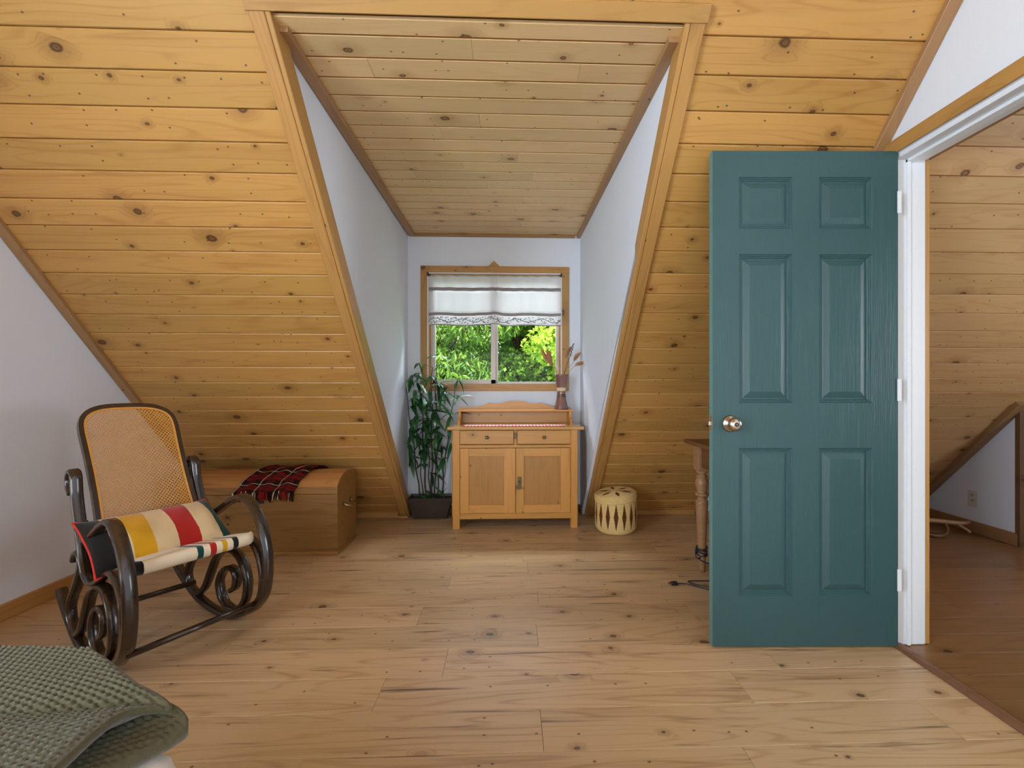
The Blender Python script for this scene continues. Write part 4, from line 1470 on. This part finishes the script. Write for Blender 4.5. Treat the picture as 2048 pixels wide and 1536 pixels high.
def strip(name, pts, t0, t1, th, mat='lacquer', sub=6, taper=False):
    """bent wood strip: profile in the (a,z) plane, width across the chair from t0 to t1"""
    P = catmull([(a, 0, z) for a, z in pts], sub)
    v, f = [], []
    n = len(P)
    m_ = 8
    for i in range(n):
        tg = (P[min(i + 1, n - 1)] - P[max(i - 1, 0)])
        tg.normalize()
        nr = Vector((-tg.z, 0, tg.x))
        h = th / 2
        tt = (t1 - t0)
        cs_ = 0.16
        for (q, s_) in ((cs_, -1), (1 - cs_, -1), (1, -0.5), (1, 0.5), (1 - cs_, 1), (cs_, 1), (0, 0.5), (0, -0.5)):
            p = P[i] + nr * (h * s_)
            v.append(W3(p.x, t0 + tt * q, p.z) - RB)
    for i in range(n - 1):
        for k in range(m_):
            k2 = (k + 1) % m_
            f.append((i * m_ + k, i * m_ + k2, (i + 1) * m_ + k2, (i + 1) * m_ + k))
    f.append(tuple(range(m_))[::-1])
    f.append(tuple((n - 1) * m_ + k for k in range(m_)))
    o = mesh_obj(name, v, f, mat, rc, True)
    md = o.modifiers.new('edges', 'EDGE_SPLIT')
    md.split_angle = math.radians(50)
    return o


CA = [(-0.246, 0.505), (-0.222, 0.47), (-0.158, 0.446), (-0.084, 0.483), (-0.014, 0.522), (0.038, 0.545), (0.08, 0.556), (0.126, 0.547), (0.172, 0.512), (0.21, 0.465), (0.235, 0.42),
      (0.255, 0.36), (0.267, 0.29), (0.265, 0.21), (0.245, 0.13), (0.20, 0.075), (0.157, 0.042), (0.04, -0.012), (-0.05, -0.022), (-0.139, -0.018), (-0.234, -0.001), (-0.31, 0.030), (-0.4, 0.085), (-0.455, 0.125),
      (-0.505, 0.168)]
CBv = [(-0.343, 0.612), (-0.368, 0.64), (-0.376, 0.672), (-0.36, 0.70), (-0.335, 0.708), (-0.312, 0.69), (-0.305, 0.655), (-0.297, 0.61), (-0.271, 0.533), (-0.234, 0.442), (-0.209, 0.366), (-0.186, 0.325),
       (-0.166, 0.302), (-0.119, 0.286), (-0.067, 0.294), (-0.005, 0.321), (0.054, 0.353), (0.111, 0.371), (0.155, 0.36), (0.198, 0.328), (0.228, 0.275), (0.243, 0.205), (0.230, 0.13), (0.20, 0.09)]
CC = [(-0.313, 0.333), (-0.295, 0.362), (-0.262, 0.378), (-0.235, 0.37), (-0.222, 0.345), (-0.224, 0.322), (-0.255, 0.28), (-0.30, 0.22), (-0.35, 0.165), (-0.372, 0.11), (-0.345, 0.055), (-0.285, 0.032), (-0.235, 0.06),
      (-0.203, 0.098), (-0.16, 0.175), (-0.125, 0.232), (-0.075, 0.272), (-0.005, 0.292), (0.05, 0.28), (0.09, 0.245), (0.115, 0.2), (0.124, 0.145), (0.108, 0.08), (0.06, 0.03), (0.02, 0.015), (-0.04, 0.025),
      (-0.08, 0.06), (-0.097, 0.115), (-0.085, 0.155), (-0.055, 0.19), (-0.012, 0.208), (0.025, 0.2), (0.041, 0.165), (0.03, 0.125), (0.0, 0.102)]
for t0 in (0.0, 1.0):
    strip('rocker', CA, t0, t0 + TWI, 0.024)
    strip('upright', CBv, t0 + 0.002, t0 + TWI - 0.002, 0.022)
    strip('scroll', CC, t0 + 0.004, t0 + TWI - 0.004, 0.022)


def rod(name, p, q, r, seg=8):
    return tube(name, [p - RB, q - RB], r, 'lacquer', rc, seg)


rod('stretcher', W3(0.22, TWI * 0.6, 0.085), W3(0.20, 1.03, 0.085), 0.013)
rod('stretcher', W3(-0.22, TWI * 0.6, 0.125), W3(-0.30, 1.03, 0.085), 0.013)
# reclined back: arch frame with woven cane
BL, BR = 0.125, 0.985
ZB0, ZB1, ZT = 0.385, 0.86, 0.985


def back_pt(s_, z, n=0.0):
    """s_ in 0..1 across, z height; slight hollow"""
    a = -0.235 - (z - 0.505) * 0.50 - 0.012 * math.sin(PI * s_) + n
    return W3(a, BL + (BR - BL) * s_, z + n * 0.4)


out = []
for k in range(9):
    out.append((0.0 + 0.02 * math.sin(k / 8 * PI), ZB0 + (ZB1 - ZB0) * k / 8))
for k in range(1, 24):
    a = PI - PI * k / 24
    ca, sa = math.cos(a), math.sin(a)
    out.append((0.5 + 0.5 * math.copysign(abs(ca) ** 0.66, ca), ZB1 + (ZT - ZB1) * abs(sa) ** 0.66))
for k in range(9):
    out.append((1.0 - 0.02 * math.sin(k / 8 * PI), ZB1 - (ZB1 - ZB0) * k / 8))


def ring(name, pts, wid, th, mat, n_off=0.0):
    P = pts
    n = len(P)
    v, f = [], []
    cx_, cz_ = 0.5, 0.68
    for i, (s_, z) in enumerate(P):
        d = Vector((cx_ - s_, (cz_ - z) * 1.0))
        pr, nx = P[(i - 1) % n], P[(i + 1) % n]
        tg = Vector(((nx[0] - pr[0]) * 0.41, nx[1] - pr[1]))
        nr = Vector((-tg.y, tg.x)).normalized()
        if nr.dot(Vector((d.x * 0.41, d.y))) < 0:
            nr = -nr
        s2, z2 = s_ + nr.x * wid / 0.41, z + nr.y * wid
        v += [back_pt(s_, z, n_off + th / 2) - RB, back_pt(s2, z2, n_off + th / 2) - RB, back_pt(s2, z2, n_off - th / 2) - RB, back_pt(s_, z, n_off - th / 2) - RB]
    for i in range(n):
        j = (i + 1) % n
        for k in range(4):
            f.append((4 * i + k, 4 * i + (k + 1) % 4, 4 * j + (k + 1) % 4, 4 * j + k))
    return mesh_obj(name, v, f, mat, rc)


ring('back_frame', out, 0.020, 0.026, 'lacquer')


def inset(pts, w):
    n = len(pts)
    r = []
    for i, (s_, z) in enumerate(pts):
        pr, nx = pts[(i - 1) % n], pts[(i + 1) % n]
        tg = Vector(((nx[0] - pr[0]) * 0.41, nx[1] - pr[1]))
        nr = Vector((-tg.y, tg.x)).normalized()
        if nr.dot(Vector(((0.5 - s_) * 0.41, 0.68 - z))) < 0:
            nr = -nr
        r.append((s_ + nr.x * w / 0.41, z + nr.y * w))
    return r


inn = inset(out, 0.0195)
ring('cane_border', inn, 0.008, 0.004, 'cane', 0.012)
poly = [((s_) * 0.41, z) for s_, z in inset(out, 0.022)]


def clip_line(px, pz, dx, dz):
    lo, hi = [], []
    ts = []
    n = len(poly)
    for i in range(n):
        (x1, z1), (x2, z2) = poly[i], poly[(i + 1) % n]
        ex, ez = x2 - x1, z2 - z1
        den = dx * ez - dz * ex
        if abs(den) < 1e-9:
            continue
        t = ((x1 - px) * ez - (z1 - pz) * ex) / den
        u = ((x1 - px) * dz - (z1 - pz) * dx) / den
        if -1e-6 <= u <= 1 + 1e-6:
            ts.append(t)
    return (min(ts), max(ts)) if len(ts) >= 2 else None


v, f = [], []


def strand(px, pz, dx, dz, w, noff):
    L = math.hypot(dx, dz)
    dx, dz = dx / L, dz / L
    cl = clip_line(px, pz, dx, dz)
    if not cl or cl[1] - cl[0] < 0.006:
        return
    nx, nz = -dz * w / 2, dx * w / 2
    ns = 7
    for i in range(ns + 1):
        t = cl[0] + (cl[1] - cl[0]) * i / ns
        for sg in (-1, 1):
            v.append(back_pt((px + dx * t + nx * sg) / 0.41, pz + dz * t + nz * sg, noff) - RB)
        if i:
            b = len(v) - 4
            f.append((b, b + 1, b + 3, b + 2))


Q = 0.0078
X0c, Z0c = 0.003, ZB0 + 0.003
for k in range(66):
    strand(X0c + k * Q, 0.6, 0, 1, 0.0017, 0.010)
for k in range(96):
    strand(0.2, Z0c + k * Q, 1, 0, 0.0017, 0.0106)
for k in range(-50, 60):
    strand(X0c + 2 * k * Q, Z0c, 1, 1, 0.0021, 0.0112)
    strand(X0c + (2 * k + 1) * Q, Z0c, -1, 1, 0.0021, 0.0116)
cw = mesh_obj('cane_weave', v, f, 'cane', rc)
tag(cw, 'woven golden cane back panel')


# seat: padded, cream wool with a band of stripes along the front
def seat_z(a):
    return 0.360 + (a - 0.2) * 0.21


def seat_fn(u, w):
    # u across, w around the section: top back -> top front -> under
    w2 = w
    A0, A1 = -0.225, 0.205
    th = 0.052
    cor = 0.02 * (1 - min(1, min(u, 1 - u) / 0.08)) ** 2
    t = 0.098 + (1.0 - 0.098) * u
    if w < 0.45:
        k = w / 0.45
        a = A0 + (A1 - cor - A0) * k
        z = seat_z(a) + th + 0.006 * math.sin(PI * u) * math.sin(PI * k)
    elif w < 0.62:
        k = (w - 0.45) / 0.17
        an = PI / 2 - PI * k
        a = A1 - cor + 0.020 * math.cos(an)
        z = seat_z(A1) + th / 2 + th / 2 * math.sin(an)
    else:
        k = (w - 0.62) / 0.38
        a = A1 - cor + (A0 - A1 + cor) * k
        z = seat_z(a)
    return W3(a, t, z) - RB


st_o = grid_obj('seat', seat_fn, 48, 40, 'seat', rc, True)
tag(st_o, 'cream wool seat with coloured stripes on its front edge')

# striped lumbar pillow on the seat
pl = thing('lumbar_pillow', 'striped wool lumbar pillow with red piping lying on the rocking chair', 'pillow', tuple(W3(-0.09, 0.5, 0.40)))
PB = W3(-0.09, 0.5, 0.40)
C0 = (-0.075, 0.428)
DA = Vector((0.215, -0.138)).normalized()      # down-forward direction in (a,z)
DN = Vector((0.138, 0.215)).normalized()       # thickness direction, up-forward


def pil(u, q, side):
    """u along 0..1, q across -1..1"""
    e = abs(2 * u - 1)
    hw = 0.148 * (1 - 0.10 * math.sin(PI * u)) + 0.012 * e ** 6
    thick = 0.060 * (max(0.0, 1 - e ** 3.2) ** 0.5) * (max(0.0, 1 - abs(q) ** 2.6) ** 0.55)
    t = -0.03 + 1.05 * u + 0.02 * (1 - abs(q) ** 2) * (1 if u < 0.5 else -1) * e ** 4 * 1.0
    wr = 0.004 * math.sin(u * 23 + q * 4) * (1 - abs(q))
    a = C0[0] + DA.x * hw * q + DN.x * (side * thick + wr + 0.01 * (1 - q * q))
    z = C0[1] + DA.y * hw * q + DN.y * (side * thick + wr + 0.01 * (1 - q * q))
    return W3(a, t, z) - PB


def pil_fn(u, w):
    if w <= 0.5:
        return pil(u, -math.cos(PI * w * 2), 1)
    return pil(u, math.cos(PI * (w - 0.5) * 2), -1)


grid_obj('cover', pil_fn, 72, 48, 'pillow', pl, True)
edge = [pil(0.0 + 0.0 * k, -1 + 2 * k / 16, 1) for k in range(17)]
edge2 = [pil(k / 40, -1, 1) for k in range(0, 41)]
edge3 = [pil(1.0, -1 + 2 * k / 16, 1) for k in range(17)]
edge4 = [pil(k / 40, 1, 1) for k in range(0, 41)]
for e in (edge, edge2, edge3, edge4):
    tube('piping', e, 0.0045, 'piping', pl, 6)

# ------------------------------------------------------------------ bed with knitted blanket
bed = thing('bed', 'bed corner with white sheet at the lower left of the picture', 'bed', (-1.2, -0.2, 0.0))
boxes('mattress', [(-0.75, 0.688, -1.1, 0.992, 0.26, 0.512)], 'sheet', bed, 0.05, None, True)
boxes('bed_base', [(-0.74, 0.62, -1.08, 0.94, 0.10, 0.26)], 'bed_base', bed, 0.01)
for x in (-0.68, 0.54):
    for y in (-1.0, 0.86):
        boxes('leg', [(x - 0.03, x + 0.03, y - 0.03, y + 0.03, 0.0, 0.10)], 'trim_dark', bed, 0.004)


def lerp_path(pts, t):
    d = [0.0]
    for a, b_ in zip(pts[:-1], pts[1:]):
        d.append(d[-1] + (Vector(b_) - Vector(a)).length)
    q = t * d[-1]
    for i in range(len(pts) - 1):
        if q <= d[i + 1] + 1e-9:
            return Vector(pts[i]).lerp(Vector(pts[i + 1]), (q - d[i]) / max(1e-9, d[i + 1] - d[i]))
    return Vector(pts[-1])


def knit_layer(name, left, right, parent, org, pitch_u=0.0130, pitch_v=0.0088, nu=270, nv=230, amp=0.0055, thick=0.012):
    """ruled cloth between two edge curves, displaced into rows of garter stitches; hem turns down at the right edge"""
    LEN = 0.72
    WID = 0.55
    ls = [lerp_path(left, j / nv) for j in range(nv + 1)]
    rs_raw = catmull(right, 10)
    rs = [lerp_path(rs_raw, j / nv) for j in range(nv + 1)]

    def base(i, j):
        u = i / nu
        sm = rs[0].lerp(rs[nv], j / nv)
        p = ls[j].lerp(sm, u) + (rs[j] - sm) * u ** 5
        # gentle waves
        p = p + Vector((0, 0, 0.006 * math.sin(7 * u + 4 * j / nv) * (1 - u)))
        return p
    v, uv, f = [], [], []
    Wd = nu + 1
    for j in range(nv + 1):
        for i in range(nu + 1):
            u = i / nu
            p = base(i, j)
            su = p.x * 0.965 - p.y * 0.262 + 5.0
            row = (p.x * 0.262 + p.y * 0.965 + 5.0) / pitch_v
            ri = math.floor(row)
            fr = row - ri
            cu = su / pitch_u + 0.5 * (ri % 2)
            fu = cu - math.floor(cu)
            # plump slanted loop
            lu = (fu - 0.5) * 2
            lv = (fr - 0.5) * 2
            b_ = max(0.0, 1 - (abs(lu) ** 2.2 * 0.9 + abs(lv + 0.35 * lu * lu - 0.1) ** 2 * 0.95))
            dz = amp * (b_ ** 0.6)
            if u > 0.985:
                dz *= max(0.0, (1 - u) / 0.015)
            v.append(p + Vector((0, 0, dz)) - org)
            uv.append((u, j / nv))
    for j in range(nv):
        for i in range(nu):
            f.append((j * Wd + i, j * Wd + i + 1, (j + 1) * Wd + i + 1, (j + 1) * Wd + i))
    # bottom side, flat, and rims
    nb = len(v)
    bn = []
    for j in range(0, nv + 1):
        for i in (0, nu):
            pass
    rim = [(i, 0) for i in range(nu + 1)] + [(nu, j) for j in range(1, nv + 1)] + [(i, nv) for i in range(nu - 1, -1, -1)] + [(0, j) for j in range(nv - 1, 0, -1)]
    for (i, j) in rim:
        v.append(base(i, j) - Vector((0, 0, thick)) - org)
        uv.append((i / nu, j / nv))
    m_ = len(rim)
    for k in range(m_):
        k2 = (k + 1) % m_
        a = rim[k][1] * Wd + rim[k][0]
        b_ = rim[k2][1] * Wd + rim[k2][0]
        f.append((b_, a, nb + k, nb + k2))
    f.append(tuple(nb + k for k in range(m_))[::-1])
    return mesh_obj(name, v, f, 'knit', parent, True, None, uv)


kb_org = Vector((-0.9, 0.6, 0.53))
kb = thing('knit_blanket', 'chunky olive grey knitted blanket folded over the bed corner', 'blanket', tuple(kb_org))
knit_layer('top_fold', [(-1.30, 0.955, 0.592), (-1.26, 0.30, 0.592)],
           [(-0.755, 0.893, 0.597), (-0.70, 0.862, 0.594), (-0.62, 0.812, 0.588), (-0.56, 0.79, 0.575), (-0.54, 0.783, 0.562), (-0.560, 0.772, 0.570), (-0.583, 0.745, 0.580), (-0.585, 0.70, 0.585), (-0.578, 0.633, 0.587), (-0.575, 0.55, 0.59), (-0.58, 0.30, 0.59)],
           kb, kb_org)
knit_layer('under_fold', [(-1.22, 0.86, 0.555), (-1.2, 0.30, 0.555)],
           [(-0.66, 0.82, 0.570), (-0.60, 0.806, 0.566), (-0.545, 0.797, 0.556), (-0.515, 0.785, 0.538), (-0.522, 0.765, 0.532), (-0.540, 0.738, 0.532), (-0.560, 0.708, 0.533), (-0.60, 0.64, 0.535), (-0.66, 0.52, 0.538), (-0.70, 0.30, 0.54)],
           kb, kb_org, thick=0.02)

# ------------------------------------------------------------------ garden outside
gr = tag(grid_obj('lawn', lambda u, w: (-30 + 60 * u, 4.4 + 40 * w, -2.8 + 0.5 * math.sin(u * 9) * w), 24, 24, 'grass'), 'green lawn far below the window', 'ground', None, 'structure')


def tree(name, label, base, H, crown, nleaf, leaf, mat, seed, droop=0.0, trunk_r=0.14):
    """crown = list of (cx,cy,cz,rx,ry,rz) blobs relative to the base"""
    t = thing(name, label, 'tree', base, 0, 'trees outside the window')
    rr = random.Random(seed)
    tube('trunk', [(0, 0, 0), (0.1, 0.05, H * 0.4), (0.0, 0.0, H * 0.75), (0.05, 0, H * 0.95)], lambda q: trunk_r * (1 - 0.8 * q), 'bark', t, 8, 3)
    v, f = [], []
    tot = sum(b[3] * b[4] for b in crown)
    for (cx_, cy_, cz_, rx, ry, rz) in crown:
        n = int(nleaf * rx * ry / tot)
        for k in range(3):
            a = rr.uniform(0, 2 * PI)
            tube('branch', [(0, 0, cz_ * 0.8), (cx_ + rx * 0.5 * math.cos(a), cy_ + ry * 0.5 * math.sin(a), cz_ + rr.uniform(-0.3, 0.3) * rz)], lambda q: 0.03 * (1 - 0.8 * q), 'bark', t, 5)
        for k in range(n):
            z = rr.uniform(-1, 1)
            a = rr.uniform(0, 2 * PI)
            r0 = rr.uniform(0.45, 1.0) ** 0.5
            q = math.sqrt(1 - z * z)
            p = Vector((cx_ + rx * r0 * q * math.cos(a), cy_ + ry * r0 * q * math.sin(a), cz_ + rz * r0 * z))
            L = leaf * rr.uniform(0.6, 1.3)
            d = Vector((rr.gauss(0, 1), rr.gauss(0, 1), rr.gauss(-droop, 0.7))).normalized()
            s_ = d.cross(Vector((rr.gauss(0, 1), rr.gauss(0, 1), rr.gauss(0, 1)))).normalized()
            w = L * (0.16 if droop else 0.42)
            b = len(v)
            nn = d.cross(s_)
            v += [p, p + d * L * 0.45 + s_ * w + nn * L * 0.06, p + d * L, p + d * L * 0.45 - s_ * w + nn * L * 0.06]
            f += [(b, b + 1, b + 2), (b, b + 2, b + 3)]
    fo_ = mesh_obj('foliage', v, f, mat, t)
    fo_['kind'] = 'stuff'
    return t


def blobs(seed, n, sx, sy, z0, z1, r):
    q = random.Random(seed)
    return [(q.uniform(-sx, sx), q.uniform(-sy, sy), q.uniform(z0, z1), r * q.uniform(0.7, 1.2), r * q.uniform(0.7, 1.2), r * q.uniform(0.5, 0.9)) for _ in range(n)]


tree('weeping_cedar', 'dark green drooping conifer filling the left window pane', (-1.7, 10.2, -2.8), 8.0, blobs(1, 26, 1.3, 0.9, 2.2, 6.2, 0.75), 30000, 0.15, 'leaf_cedar', 3, 1.4)
tree('maple_tree', 'bright sunlit yellow green maple in the right window pane', (1.5, 9.6, -2.8), 7.0, blobs(2, 22, 1.2, 0.8, 2.9, 6.4, 0.72), 22000, 0.10, 'leaf_maple', 4)
tree('young_alder', 'mid green slender tree between the conifer and the maple', (0.15, 10.6, -2.8), 7.0, blobs(3, 20, 0.6, 0.7, 1.8, 6.0, 0.6), 20000, 0.085, 'leaf_mid', 5)
tree('backdrop_tree', 'dense dark green tree far behind the conifer', (-4.5, 15.5, -2.8), 10.0, blobs(5, 34, 4.0, 1.0, 0.8, 8.5, 1.7), 12000, 0.3, 'leaf_cedar', 8)
tree('backdrop_tree', 'dense mid green tree far behind the maple', (4.0, 15.5, -2.8), 10.0, blobs(6, 34, 4.0, 1.0, 0.8, 8.5, 1.7), 12000, 0.3, 'leaf_mid', 9)
